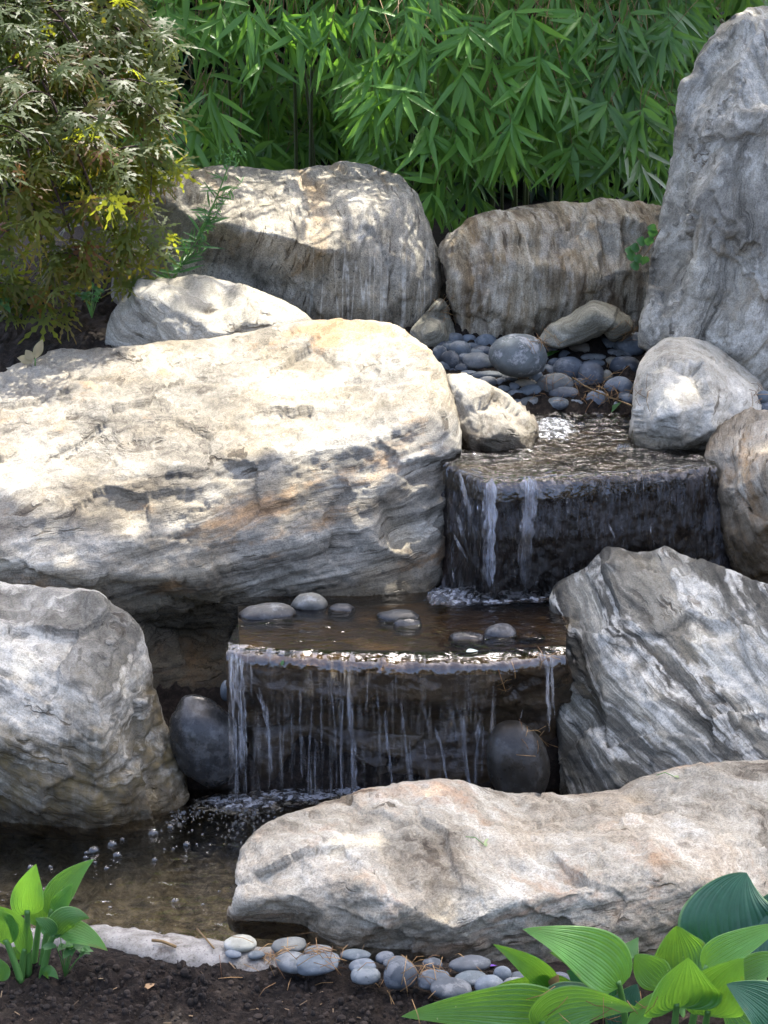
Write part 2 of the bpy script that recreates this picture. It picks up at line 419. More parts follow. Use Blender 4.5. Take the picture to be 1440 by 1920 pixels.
def ground():
    def axis(segs):
        r = []
        for a, b, st in segs: r += list(np.arange(a, b, st))
        return np.array(r)
    xs = axis([(-60, -4, 4), (-4, -1.2, .2), (-1.2, 1.2, .0075), (1.2, 4, .2), (4, 61, 4)])
    ys = axis([(-60, 0, 4), (0, 2.9, .3), (2.9, 3.62, .0075), (3.62, 6.6, .03), (6.6, 10, .3), (10, 62, 4)])
    X, Y = np.meshgrid(xs, ys); Z = terr_z(X, Y)
    pts = np.stack([X.ravel(), Y.ravel(), 0 * X.ravel()], 1)
    near = ((np.abs(X) < 1.25) & (Y > 2.8) & (Y < 7)).ravel()
    d = np.zeros(len(pts)); q = pts[near]
    lump = .012 * fbm(q * 7, 3) + .015 * np.abs(fbm(q * 19 + 5, 4, .6)) + .006 * fbm(q * 55, 3, .65)
    cl = np.clip(pn(q * 4 + 3) * 1.5 + .25, 0, 1) * .030 * np.clip(pn(q * 26) * 2, 0, 1)
    eg = np.clip(np.abs(q[:, 1] - edge_y(q[:, 0]) + .03) / .14, .12, 1); d[near] = (lump + cl) * np.where(q[:, 1] < 4.2, eg, 1)
    z = Z.ravel() + d
    nx, ny = len(xs), len(ys)
    f = [(j * nx + i, j * nx + i + 1, (j + 1) * nx + i + 1, (j + 1) * nx + i) for j in range(ny - 1) for i in range(nx - 1)]
    o = mesh_obj('ground', np.stack([X.ravel(), Y.ravel(), z], 1), f, SOIL); tag(o, kind='structure')
ground()

def rim():
    m = NT('concrete'); p = m.pos()
    col = m.ramp(m.noise(p, 30, 6, .7), [(.3, (.13, .12, .10)), (.6, (.28, .265, .235))])
    col = m.mix(.8, col, m.ramp(m.noise(p, 220, 3, .8), [(.34, .25), (.46, 1.0)]), 'MULTIPLY')
    col = m.mix(m.ramp(m.noise(p, 12, 5, .7), [(.56, 0.0), (.66, .75)]), col, (.06, .045, .035))
    mat = m.done(m.bsdf(col, .9, m.bump(m.noise(p, 160, 5, .8), .6, .004), .2))
    xs = np.linspace(-1.5, -.02, 280); prof = [(-.085, -.05), (-.075, .024), (-.058, .035), (-.038, .038), (-.012, .035), (.012, .028), (.028, .012), (.035, -.10)]
    V = []
    for x in xs:
        for (dy, z) in prof: V.append((x, 3.475 - 0  + (edge_y(x) - 3.47) + dy * (1 + .25 * math.sin(x * 13)), z))
    V = np.array(V); V[:, 2] -= .05 * np.clip((V[:, 0] + .19) / .08, 0, 1)
    V[:, 2] += .003 * fbm(V * 14, 4) + .003 * fbm(V * 60, 2); V[:, 1] += .009 * fbm(V * 11 + 4, 3)
    k = len(prof); f = [(i * k + j, (i + 1) * k + j, (i + 1) * k + j + 1, i * k + j + 1) for i in range(len(xs) - 1) for j in range(k - 1)]
    o = mesh_obj('pond_rim', V, f, mat)
    tag(o, 'pale speckled concrete rim curving between the pond and the dark soil', 'pond rim')
rim()

# ------------------------------------------------------------------ boulders
AX_A = strata_axes(-9, .30); AX_B = strata_axes(21, .45); AX_C = strata_axes(-16, .45); AX_D = strata_axes(31, .25)
AX_G = strata_axes(-74, .5); AX_H = strata_axes(-78, .3); AX_I = strata_axes(-86, .25); AX_F = strata_axes(-20, .6)
AX_J = strata_axes(14, .7); AX_E = strata_axes(60, .4); AX_L = strata_axes(24, .5); AX_K = strata_axes(-24, .7)
warm = [(.075, .065, .054), (.245, .226, .197), (.345, .326, .292), (.56, .545, .51)]
grey = [(.045, .042, .038), (.155, .148, .132), (.265, .255, .235), (.58, .56, .52)]
MAT_A = rock_mat('warm_gneiss', AX_A, warm, stain_amt=.6, stain_th=.56, kn=24, kt=1.6, spot=.45, wet=ZM - .01, wet_h=.05, alt=(.95, .87, .74), zone=.25,
                 moss=((.13, .12, .06), .02, .40, .6))
MAT_B = rock_mat('grey_banded_gneiss', AX_B, grey, kn=20, kt=1.3, zone=.7, stain=(.16, .105, .03), stain_amt=.3, stain_th=.6, wet=ZP + .01, wet_h=.06, veins=.75,
                 moss=((.22, .155, .045), -.02, .33, .9), streak=((.035, .025, .015), .5))
MAT_C = rock_mat('pinkish_gneiss', AX_C, [(.12, .097, .073), (.345, .308, .25), (.48, .445, .385), (.69, .665, .61)], kn=14, kt=2.4, stain=(.25, .14, .075), stain_amt=.55,
                 stain_th=.52, speck=.55, spot=.3, moss=((.17, .11, .045), -.03, .11, .65), alt=(.97, .86, .75))
MAT_D = rock_mat('dark_striped_gneiss', AX_D, [(.025, .023, .020), (.145, .136, .116), (.27, .255, .22), (.70, .67, .59)], pos=(.26, .42, .57, .72), kn=22, kt=1.0, zone=.9,
                 stain=(.15, .11, .05), stain_amt=.3, wet=ZP, wet_h=.05, moss=((.09, .085, .05), -.02, .16, .5), veins=.9, fine_w=.42)
MAT_E = rock_mat('brown_stained_stone', AX_E, [(.08, .06, .045), (.25, .21, .16), (.38, .33, .27), (.55, .51, .45)], kn=12, stain=(.2, .11, .035), stain_amt=.65, stain_th=.5,
                 wet=.42, wet_h=.16, moss=((.15, .085, .022), .33, .62, .7))
MAT_F = rock_mat('white_quartz_stone', AX_F, [(.24, .21, .17), (.48, .45, .395), (.60, .57, .52), (.76, .74, .7)], kn=7, kt=4, stain=(.28, .2, .11), stain_amt=.35, stain_th=.56,
                 speck=.35, spot=.45, wet=ZT + .005, wet_h=.04, moss=((.14, .115, .06), ZT, ZT + .1, .6), fine_w=.6)
MAT_G = rock_mat('rugged_grey_gneiss', AX_G, [(.065, .06, .052), (.32, .303, .265), (.52, .497, .445), (.80, .78, .73)], kn=19, kt=1.4, patch=.3, zone=.6, stain=(.17, .125, .07), stain_amt=.5, stain_th=.53, veins=.8, fine_w=.55, alt=(.68, .68, .69), warp=.09)
MAT_H = rock_mat('speckled_granite_gneiss', AX_H, [(.10, .09, .075), (.28, .26, .225), (.40, .375, .33), (.58, .555, .51)], kn=9, kt=5, stain=(.2, .125, .05), stain_amt=.5, stain_th=.55,
                 spot=.85, streak=((.10, .092, .08), .25), speck=.7, scratch=((.52, .51, .48), 0, 1.07), alt=(.75, .72, .64))
MAT_I = rock_mat('streaked_tan_gneiss', AX_I, [(.07, .052, .035), (.22, .18, .125), (.38, .335, .26), (.60, .565, .49)], kn=13, kt=3.2, stain=(.11, .07, .03), stain_amt=.65, stain_th=.52,
                 streak=((.07, .045, .025), .7), veins=.4, speck=.65)
MAT_J = rock_mat('pale_slab_gneiss', AX_J, [(.12, .105, .085), (.31, .29, .25), (.43, .41, .37), (.60, .58, .54)], kn=24, kt=1.6, stain_amt=.35, stain_th=.58)
MAT_K = rock_mat('dull_green_gneiss', AX_K, [(.06, .055, .04), (.17, .16, .125), (.27, .26, .215), (.46, .45, .41)], kn=26, kt=1.6, stain_amt=.4)
MAT_L = rock_mat('rust_edged_gneiss', AX_L, [(.10, .09, .075), (.28, .26, .225), (.40, .38, .34), (.56, .54, .5)], kn=16, kt=2.4, stain=(.17, .09, .03), stain_amt=.7, stain_th=.52,
                 wet=ZT + .01, wet_h=.06, moss=((.12, .065, .02), ZT, ZT + .14, .65))

boulder('boulder', 'huge pale layered boulder with a sunlit sloping top, the largest stone, beside both falls', 'boulder',
 [(-90,720,5.25),(0,690,5.35),(60,672,5.4),(120,656,5.45),(220,655,5.45),(330,641,5.5),(420,632,5.5),(500,615,5.5),(590,604,5.5),(640,600,5.5),(700,601,5.5),(742,607,5.45),(780,632,5.35),(812,658,5.25),(830,690,5.15),(842,722,5.08),(856,768,5.0),(863,812,4.93),(862,850,4.88),(850,882,4.84),(848,920,4.82),(842,960,4.8),(838,1000,4.78),(833,1050,4.75),(824,1090,4.72),(806,1120,4.68),(782,1145,4.66),(720,1165,4.65),(640,1165,4.65),(560,1165,4.66),(480,1170,4.68),(432,1190,4.66),(436,1262,4.60),(430,1335,4.55),(385,1400,4.50),(310,1450,4.46),(100,1400,4.6),(-90,1380,4.6)],
 [(-40,940,4.74),(60,955,4.71),(150,975,4.69),(250,888,4.78),(400,870,4.78),(550,850,4.79),(700,812,4.83),(800,790,4.87),(846,805,4.91),(200,760,5.1),(450,740,5.12),(650,700,5.17),(760,690,5.12),(30,800,5.03),(350,800,4.96),(600,770,4.99),
  (-30,1040,4.6),(80,1060,4.59),(170,1075,4.58),(360,1085,4.6),(560,1015,4.63),(640,975,4.67),(700,930,4.72),(820,850,4.83),
  (350,975,4.67),(200,1030,4.62),
  (450,1130,4.63),(600,1100,4.65),(690,1060,4.67),(712,1020,4.66),(740,1000,4.74),(800,960,4.76),(780,1050,4.71),(740,1120,4.65),(650,1130,4.64),(330,1130,4.66),(200,1150,4.6),(300,1175,4.70),(380,1195,4.72),(290,1230,4.62),(350,1250,4.60),(405,1275,4.58),(330,1330,4.54),(280,1360,4.5),(100,1250,4.62)],
 AX_A, MAT_A, depth=.55, R=18, ridges=[(0,1),(1,2),(2,3),(3,4),(4,5),(5,6),(6,7),(7,8),(18,19),(19,20),(20,21),(21,22),(22,23)], lay=1.0, amp=1.0, facet=.3)

boulder('boulder', 'grey banded boulder with a yellow stained wet side, standing in the pond', 'boulder',
 [(-90,1075,4.5),(0,1092,4.48),(60,1098,4.48),(110,1105,4.48),(180,1110,4.46),(215,1138,4.42),(245,1155,4.4),(265,1180,4.38),(276,1215,4.36),(285,1250,4.34),(290,1300,4.32),(302,1340,4.3),(320,1375,4.28),(336,1420,4.26),(350,1465,4.25),(358,1500,4.2),(330,1530,4.18),(290,1552,4.15),(240,1565,4.14),(160,1575,4.1),(80,1570,4.12),(0,1560,4.13),(-90,1555,4.13)],
 [(-40,1190,4.24),(60,1225,4.2),(140,1280,4.15),(190,1310,4.12),(205,1215,4.27),(232,1180,4.35),(195,1400,4.07),(175,1500,4.06),(262,1350,4.24),(296,1440,4.21),(255,1500,4.14),(0,1400,4.06),(80,1480,4.06),(-40,1300,4.13),(150,1380,4.08),(100,1130,4.41),(20,1140,4.4)],
 AX_B, MAT_B, depth=.4, lay=.75, coarse=.6, facet=.4, ridges=[(0,1),(1,2),(2,3),(3,6),(6,7)])

boulder('boulder', 'long low pinkish boulder in the foreground above the row of slate pebbles', 'boulder',
 [(428,1705,3.64),(446,1660,3.64),(440,1640,3.66),(450,1592,3.71),(480,1556,3.76),(530,1530,3.8),(600,1506,3.83),(690,1481,3.86),(760,1465,3.88),(820,1457,3.88),(870,1463,3.88),(910,1478,3.88),(970,1485,3.88),(1040,1490,3.88),(1110,1488,3.88),(1160,1480,3.88),(1200,1460,3.9),(1260,1441,3.92),(1330,1430,3.92),(1400,1425,3.92),(1520,1430,3.9),(1600,1520,3.8),(1600,1850,3.5),(1440,1865,3.45),(1300,1855,3.44),(1150,1835,3.45),(1040,1812,3.47),(950,1816,3.47),(850,1806,3.47),(760,1800,3.49),(690,1800,3.49),(640,1795,3.5),(600,1780,3.55),(560,1770,3.62),(510,1765,3.66),(455,1760,3.66),(430,1735,3.65)],
 [(465,1690,3.57),(545,1680,3.54),(600,1640,3.56),(560,1590,3.65),(700,1560,3.69),(800,1560,3.67),(680,1655,3.5),(760,1695,3.46),(850,1660,3.51),(900,1580,3.65),(960,1690,3.45),(1000,1600,3.61),(1100,1580,3.63),(1110,1670,3.47),(1230,1590,3.57),(1250,1550,3.69),(1300,1650,3.47),(1400,1560,3.65),(1200,1740,3.44),(1000,1760,3.45),(850,1745,3.44),(700,1745,3.47),(1400,1720,3.44),(610,1710,3.52),(530,1735,3.64),(480,1735,3.66),(570,1740,3.62),(1060,1720,3.47),(1010,1500,3.82),(720,1500,3.8),(1330,1480,3.83)],
 AX_C, MAT_C, depth=.12, lay=.7, coarse=.7, facet=.4, step=4.2, amp=.95, ridges=[(0,1),(1,2),(2,6),(6,7),(13,16),(10,13)])

boulder('boulder', 'dark grey boulder with slanting white stripes, right of the lower fall', 'boulder',
 [(1034,1150,4.5),(1030,1120,4.55),(1040,1100,4.58),(1062,1085,4.6),(1100,1062,4.6),(1116,1045,4.6),(1132,1026,4.6),(1160,1025,4.6),(1200,1034,4.6),(1220,1028,4.62),(1246,1022,4.62),(1282,1036,4.6),(1330,1056,4.55),(1382,1076,4.5),(1430,1092,4.45),(1530,1115,4.4),(1600,1300,4.25),(1600,1480,4.1),(1440,1530,4.05),(1300,1540,4.08),(1150,1530,4.15),(1070,1510,4.2),(1044,1490,4.25),(1049,1420,4.3),(1042,1350,4.34),(1051,1280,4.38),(1048,1230,4.42),(1036,1190,4.46)],
 [(1150,1090,4.44),(1160,1150,4.36),(1140,1220,4.3),(1128,1300,4.24),(1125,1380,4.2),(1160,1470,4.12),(1250,1100,4.47),(1330,1140,4.4),(1420,1170,4.32),(1250,1180,4.32),(1350,1220,4.27),(1440,1250,4.22),(1260,1320,4.18),(1380,1360,4.12),(1480,1380,4.08),(1280,1430,4.12),(1400,1450,4.06),(1085,1200,4.41),(1085,1350,4.31),(1100,1100,4.54)],
 AX_D, MAT_D, depth=.4, lay=.85, coarse=.7, ridges=[(0,1),(1,2),(2,3),(3,4),(4,5),(0,6)], kn=17)

boulder('boulder', 'brown stained upright boulder at the right end of the upper fall', 'boulder',
 [(1322,862,4.85),(1326,830,4.9),(1346,800,4.95),(1402,768,5.0),(1442,770,5.0),(1540,800,4.95),(1580,1000,4.8),(1520,1140,4.7),(1440,1130,4.68),(1400,1110,4.68),(1372,1060,4.7),(1352,990,4.74),(1346,940,4.78),(1340,900,4.82)],
 [(1380,850,4.78),(1372,920,4.7),(1420,1000,4.62),(1440,880,4.68),(1500,950,4.6),(1400,960,4.66),(1430,820,4.86),(1350,850,4.83)], AX_E, MAT_E, lay=.6, ridges=[(0,1),(1,5),(5,2)])

boulder('boulder', 'rounded white quartz boulder on the right bank of the top pool', 'boulder',
 [(1183,810,5.08),(1186,760,5.1),(1190,720,5.14),(1196,690,5.18),(1216,655,5.25),(1250,633,5.3),(1290,628,5.32),(1330,640,5.32),(1370,665,5.3),(1400,690,5.28),(1425,715,5.25),(1436,742,5.2),(1430,790,5.1),(1400,850,5.0),(1310,862,4.98),(1270,865,4.97),(1220,860,4.98),(1194,845,5.02)],
 [(1240,700,5.04),(1300,690,5.08),(1265,770,4.93),(1320,760,4.96),(1380,740,5.08),(1220,790,4.96),(1280,830,4.93),(1340,815,4.96),(1225,745,5.0)], AX_F, MAT_F, lay=.3, facet=.5, R=22, amp=.9, ridges=[(0,2),(2,3),(3,4)])

boulder('boulder', 'tall rugged grey boulder towering at the right edge in front of the bamboo', 'boulder',
 [(1198,650,5.6),(1203,600,5.62),(1216,540,5.64),(1226,470,5.66),(1236,400,5.68),(1251,340,5.7),(1263,280,5.7),(1268,200,5.72),(1276,150,5.72),(1302,138,5.72),(1311,100,5.75),(1350,52,5.75),(1400,16,5.75),(1440,12,5.75),(1580,0,5.7),(1640,300,5.5),(1640,800,5.3),(1500,820,5.28),(1440,760,5.3),(1380,720,5.32),(1280,690,5.42)],
 [(1392,45,5.62),(1386,120,5.54),(1380,205,5.46),(1352,300,5.44),(1318,400,5.44),(1303,500,5.42),(1292,640,5.37),
  (1360,60,5.70),(1345,150,5.62),(1318,240,5.60),(1300,330,5.57),(1275,420,5.58),(1262,520,5.54),(1240,620,5.50),
  (1330,150,5.68),(1300,250,5.64),(1282,340,5.64),(1440,60,5.56),(1440,192,5.44),(1440,206,5.36),(1395,212,5.42),(1432,300,5.36),(1385,330,5.40),(1400,430,5.32),(1372,450,5.39),(1422,560,5.28),(1370,580,5.33),(1385,650,5.28),(1340,640,5.33),(1500,400,5.24),(1345,540,5.36),(1550,600,5.2),(1225,560,5.60)],
 AX_G, MAT_G, depth=.5, R=9, lay=1.3, amp=1.0, facet=.35, coarse=.5, kn=11, rag=3.2, smooth_r=3, ridges=[(0,1),(1,2),(2,3),(3,4),(4,5),(5,6),(7,8),(8,9),(9,10),(10,11),(11,12),(12,13),(14,15),(15,16),(18,20),(19,20),(21,23),(23,25)])

boulder('boulder', 'big speckled granite boulder under the bamboo with white scratches on its dark side', 'boulder',
 [(205,470,6.0),(225,410,6.05),(270,365,6.1),(330,328,6.15),(400,308,6.2),(450,310,6.2),(520,322,6.2),(560,318,6.22),(640,303,6.25),(700,310,6.22),(750,330,6.18),(780,360,6.12),(796,400,6.08),(815,450,6.04),(826,485,6.02),(829,530,6.0),(822,572,5.98),(800,600,5.95),(770,630,5.93),(700,660,5.9),(550,670,5.9),(400,670,5.9),(280,640,5.9),(210,560,5.95)],
 [(300,365,6.05),(370,410,5.90),(450,425,5.83),(540,445,5.79),(600,468,5.78),(680,390,5.94),(745,375,6.02),(450,360,6.04),(560,370,6.03),(640,345,6.08),(330,480,5.98),(420,495,5.95),(480,535,5.94),(560,535,5.87),(590,590,5.84),(680,480,5.86),(760,480,5.93),(690,570,5.84),(770,570,5.91),(625,500,5.82)],
 AX_H, MAT_H, depth=.5, lay=.3, R=24, amp=.8, facet=.4, ridges=[(0,1),(1,2),(2,3),(3,4),(4,5),(4,19),(19,14)])

boulder('boulder', 'tan boulder with brown vertical streaks between the bamboo and the pebble bed', 'boulder',
 [(832,462,6.0),(846,440,6.02),(880,411,6.06),(920,401,6.08),(970,389,6.1),(1040,379,6.1),(1100,381,6.1),(1130,373,6.12),(1200,376,6.12),(1245,384,6.1),(1275,500,6.0),(1260,600,5.95),(1180,640,5.92),(1050,660,5.9),(1000,670,5.9),(930,672,5.9),(880,668,5.92),(860,640,5.93),(850,580,5.95),(833,530,5.97),(826,492,5.98)],
 [(880,450,5.94),(960,425,5.94),(1060,420,5.95),(1090,440,5.98),(1150,410,5.97),(1210,420,5.99),(880,540,5.85),(950,490,5.86),(960,600,5.82),(1040,490,5.88),(1035,505,5.84),(1040,570,5.83),(1120,520,5.84),(1180,500,5.88),(1100,590,5.88)], AX_I, MAT_I, lay=.9, R=20, coarse=1.2, ridges=[(0,1),(1,2)])

boulder('boulder', 'wedge shaped pale stone on the dark soil behind the huge boulder', 'boulder',
 [(196,650,5.62),(205,590,5.66),(240,546,5.7),(258,521,5.72),(300,525,5.74),(370,515,5.76),(430,526,5.76),(480,541,5.74),(530,562,5.72),(580,592,5.68),(600,612,5.65),(570,660,5.6),(450,680,5.58),(300,680,5.58)],
 [(262,545,5.66),(330,575,5.6),(410,625,5.54),(250,620,5.61),(320,640,5.57),(450,580,5.62),(500,610,5.6),(235,590,5.63)], AX_J, MAT_J, lay=.4, R=7, amp=.7, facet=.5, ridges=[(0,1),(1,2)])
boulder('boulder', 'small dull wedge stone leaning below the tan streaked boulder, over the pebble bed', 'boulder',
 [(1003,645,5.72),(1030,607,5.74),(1070,591,5.76),(1111,563,5.78),(1150,575,5.78),(1186,600,5.76),(1192,622,5.74),(1150,640,5.72),(1130,622,5.72),(1090,640,5.7),(1050,652,5.68)],
 [(1075,618,5.67),(1112,592,5.66),(1150,606,5.67)], AX_K, MAT_K, R=10, amp=.6, lay=.6, step=3.6, ridges=[(0,1),(1,2)])
boulder('boulder', 'small grey stone with a rusty wet edge on the left bank of the top pool', 'boulder',
 [(836,706,5.12),(870,700,5.14),(902,712,5.14),(950,740,5.12),(986,775,5.1),(1011,797,5.06),(1012,818,5.04),(992,850,4.98),(930,856,4.96),(870,850,4.97),(845,800,5.02)],
 [(890,760,5.02),(940,780,4.98),(920,820,4.93),(970,815,4.97)], AX_L, MAT_L, R=20, amp=.8, lay=.6, step=3.8)
boulder('boulder', 'small dark stone wedged in the gap between the granite boulder and the tan streaked boulder', 'boulder',
 [(772,620,5.85),(800,590,5.88),(825,562,5.9),(845,590,5.9),(858,640,5.86),(820,665,5.82),(780,660,5.82)], [(815,620,5.79)], AX_K, MAT_K, R=14, amp=.7, lay=.6, step=4)
# ------------------------------------------------------------------ stone weirs
def wet_stone(name, cols, rough=.28, vert=False, b=.5):
    m = NT(name); p = m.objc()
    mp = m.n('Mapping'); m.put(mp.inputs[0], p); mp.inputs['Scale'].default_value = (34, 34, 3.2) if vert else (8, 8, 20)
    a = m.noise(mp.outputs[0], 1.0, 6, .6, .4); c = m.noise(p, 26, 6, .7)
    f = m.math('ADD', m.math('MULTIPLY', a, .6), m.math('MULTIPLY', c, .4))
    col = m.ramp(f, list(zip((.32, .48, .6, .72), cols)))
    h = m.math('ADD', a, m.math('MULTIPLY', c, .4))
    r = m.ramp(m.noise(p, 12, 4), [(.35, rough * .55), (.7, rough * 1.8)])
    return m.done(m.bsdf(col, r, m.bump(h, b, .012), .5))
MAT_LEDGE = wet_stone('wet_brown_stone', [(.008, .006, .004), (.03, .02, .011), (.06, .042, .022), (.10, .075, .045)], .38, False, .8)
MAT_WEIR = wet_stone('wet_black_stone', [(.006, .005, .005), (.018, .014, .012), (.03, .022, .018), (.055, .04, .03)], .2, True, .75)
AXW = strata_axes(0, .2)
weir_low = boulder('stone_weir', 'dark wet stone ledge with an overhanging lip that carries the lower fall', 'stone weir',
 [(424,1216,4.27),(440,1218,4.26),(540,1224,4.25),(660,1230,4.25),(760,1233,4.25),(860,1234,4.25),(960,1231,4.26),(1060,1222,4.28),(1080,1300,4.4),(1080,1520,4.42),(900,1530,4.44),(600,1530,4.44),(440,1520,4.44),(436,1400,4.42),(430,1320,4.38),(424,1260,4.3)],
 [(445,1235,4.215),(540,1240,4.21),(660,1247,4.205),(760,1250,4.2),(860,1252,4.2),(950,1248,4.22),(1030,1240,4.24),
  (445,1290,4.22),(540,1300,4.22),(660,1310,4.21),(760,1315,4.21),(860,1318,4.22),(930,1310,4.24),(1010,1330,4.3),
  (460,1345,4.31),(560,1350,4.32),(700,1362,4.32),(850,1365,4.32),(940,1360,4.33),(700,1450,4.30),(500,1450,4.31),(900,1450,4.32)], AXW, MAT_LEDGE, depth=.12, facet=.6, rag=3.2, R=8, lay=.7, amp=.8, smooth_r=7)
weir_top = boulder('stone_weir', 'black curved stone wall under the sheet of water of the upper fall', 'stone weir',
 [(830,872,4.86),(860,880,4.80),(885,892,4.74),(908,901,4.69),(1000,897,4.71),(1100,890,4.73),(1200,884,4.75),(1330,872,4.79),(1350,900,4.8),(1370,1000,4.76),(1390,1150,4.72),(1200,1160,4.69),(1000,1150,4.65),(905,1150,4.63),(830,1150,4.70),(815,1000,4.82)],
 [(905,1000,4.63),(1000,1000,4.66),(1100,1000,4.68),(1200,1000,4.70),(1300,1000,4.74),(912,918,4.655),(1000,913,4.675),(1100,907,4.695),(1200,901,4.715),(1310,890,4.755),(860,1000,4.75),(870,905,4.745)], AXW, MAT_WEIR, depth=.12, facet=.1, R=8, lay=.15, amp=.7, smooth_r=9)

def bedslab(name, pix, z, yb, mat):
    a = [atZ(x, y, z) for x, y in pix]; V = [tuple(q) for q in a] + [(a[-1][0] * 1.12, yb, z), (a[0][0] * 1.12, yb, z)]
    n = len(V); V2 = V + [(x, y, z - .05) for x, y, _ in V]
    f = [list(range(n)), list(range(n, 2 * n))[::-1]] + [[i, i + n, (i + 1) % n + n, (i + 1) % n] for i in range(n)]
    tag(mesh_obj(name, V2, f, mat, smooth=False), kind='structure')
mb_ = NT('stream_bed'); pb_ = mb_.pos()
MAT_BED = mb_.done(mb_.bsdf(mb_.ramp(mb_.noise(pb_, 18, 6, .7), [(.3, (.013, .010, .007)), (.5, (.038, .030, .018)), (.68, (.10, .08, .05))]), .6,
                            mb_.bump(mb_.noise(pb_, 40, 5), .6, .01), .3))
bedslab('stream_bed', [(450, 1215), (660, 1219), (860, 1221), (1060, 1210)], ZM - .022, 4.74, MAT_BED)
bedslab('stream_bed', [(850, 880), (885, 890), (910, 897), (1000, 893), (1100, 887), (1200, 881), (1330, 870)], ZT - .03, 5.5, MAT_BED)

# ------------------------------------------------------------------ water
def water_mat(name, tint, bscale, bstr, stretch=(1, 1, 1), rough=.02, base=0.0, tintmix=None):
    m = NT(name); p = m.pos()
    mp = m.n('Mapping'); m.put(mp.inputs[0], p); mp.inputs['Scale'].default_value = stretch
    h = m.math('ADD', m.noise(mp.outputs[0], bscale, 3, .5, .6), m.math('MULTIPLY', m.noise(mp.outputs[0], bscale * 3.1, 3, .55), .4))
    nb = m.bump(h, bstr, .02)
    fr = m.n('Fresnel'); fr.inputs[0].default_value = 1.36; m.put(fr.inputs[1], nb)
    tr = m.n('BsdfTransparent'); tr.inputs[0].default_value = (*tint, 1)
    gl = m.n('BsdfGlossy'); gl.inputs[0].default_value = (1, 1, 1, 1); gl.inputs['Roughness'].default_value = rough; m.put(gl.inputs['Normal'], nb)
    mx = m.n('MixShader'); m.put(mx.inputs[0], m.math('ADD', fr.outputs[0], base, clamp=True)); m.put(mx.inputs[1], tr.outputs[0]); m.put(mx.inputs[2], gl.outputs[0])
    return m.done(mx.outputs[0])
W_POND = water_mat('pond_water', (.86, .82, .72), 9, .30, (1, 1.6, 1), base=.06)
W_MID = water_mat('mid_water', (.62, .50, .34), 13, .36, (1, 1.5, 1), base=.05)
W_TOP = water_mat('top_water', (.45, .39, .29), 18, .75, (1, 1.6, 1), base=.05)

def sheet(name, lip, z, back, mat, ripple, curl=True, nx=260, ny=150, drop=.018, kind='structure'):
    L = np.array([atZ(x, y, z) for x, y in lip]); s = np.concatenate([[0], np.cumsum(np.linalg.norm(np.diff(L, axis=0), axis=1))]); s /= s[-1]
    u = np.linspace(0, 1, nx); lx, ly = np.interp(u, s, L[:, 0]), np.interp(u, s, L[:, 1])
    ly = ly + .007 * pn(np.stack([lx * 22, 0 * lx, 0 * lx], 1)) + .005 * pn(np.stack([lx * 60, 0 * lx + 3, 0 * lx], 1))
    B = np.array(back); bx, by = np.interp(u, [0, 1], B[:, 0]), np.interp(u, [0, 1], B[:, 1])
    rows = []
    for t in np.linspace(0, 1, ny):
        t = t ** .8
        x, y = bx + (lx - bx) * t, by + (ly - by) * t
        q = np.stack([x, y * 1.5, 0 * x], 1)
        zz = z + ripple * (fbm(q * 13, 3, .55) + .5 * fbm(q * 34 + 9, 2)) - (.010 * max(0, (t - .93) / .07) ** 2 if curl else 0)
        rows.append(np.stack([x, y, zz], 1))
    if curl:
        e = rows[-1]
        for k in range(1, 9):
            a = k / 8; th = a * math.pi / 2
            dz = -drop * (1 - math.cos(th)) * .8 - drop * .6 * a; dy = -.014 * math.sin(th)
            w = .004 * pn(np.stack([lx * 34, np.full(nx, k * .12), 0 * lx], 1))
            rows.append(e + np.stack([0 * lx, dy + w, dz + 0 * lx], 1))
    V = np.concatenate(rows); n = len(rows)
    f = [(j * nx + i, (j + 1) * nx + i, (j + 1) * nx + i + 1, j * nx + i + 1) for j in range(n - 1) for i in range(nx - 1)]
    o = mesh_obj(name, V, f, mat); tag(o, kind=kind); return o
# pond
sheet('pond_water', [(-260, 1815), (720, 1830)], ZP + .002, [(-1.6, 4.5), (.9, 4.5)], W_POND, .0012, curl=False)
sheet('stream_water', [(424, 1212), (540, 1222), (660, 1228), (760, 1231), (860, 1232), (960, 1229), (1060, 1216)], ZM, [tuple(atZ(474, 1112, ZM)[:2]), (.45, 4.72)], W_MID, .0020)
sheet('stream_water', [(830, 868), (860, 879), (885, 891), (908, 899), (1000, 895), (1100, 888), (1200, 882), (1345, 869)], ZT, [(.06, 5.56), (.80, 5.56)], W_TOP, .0042, drop=.03)

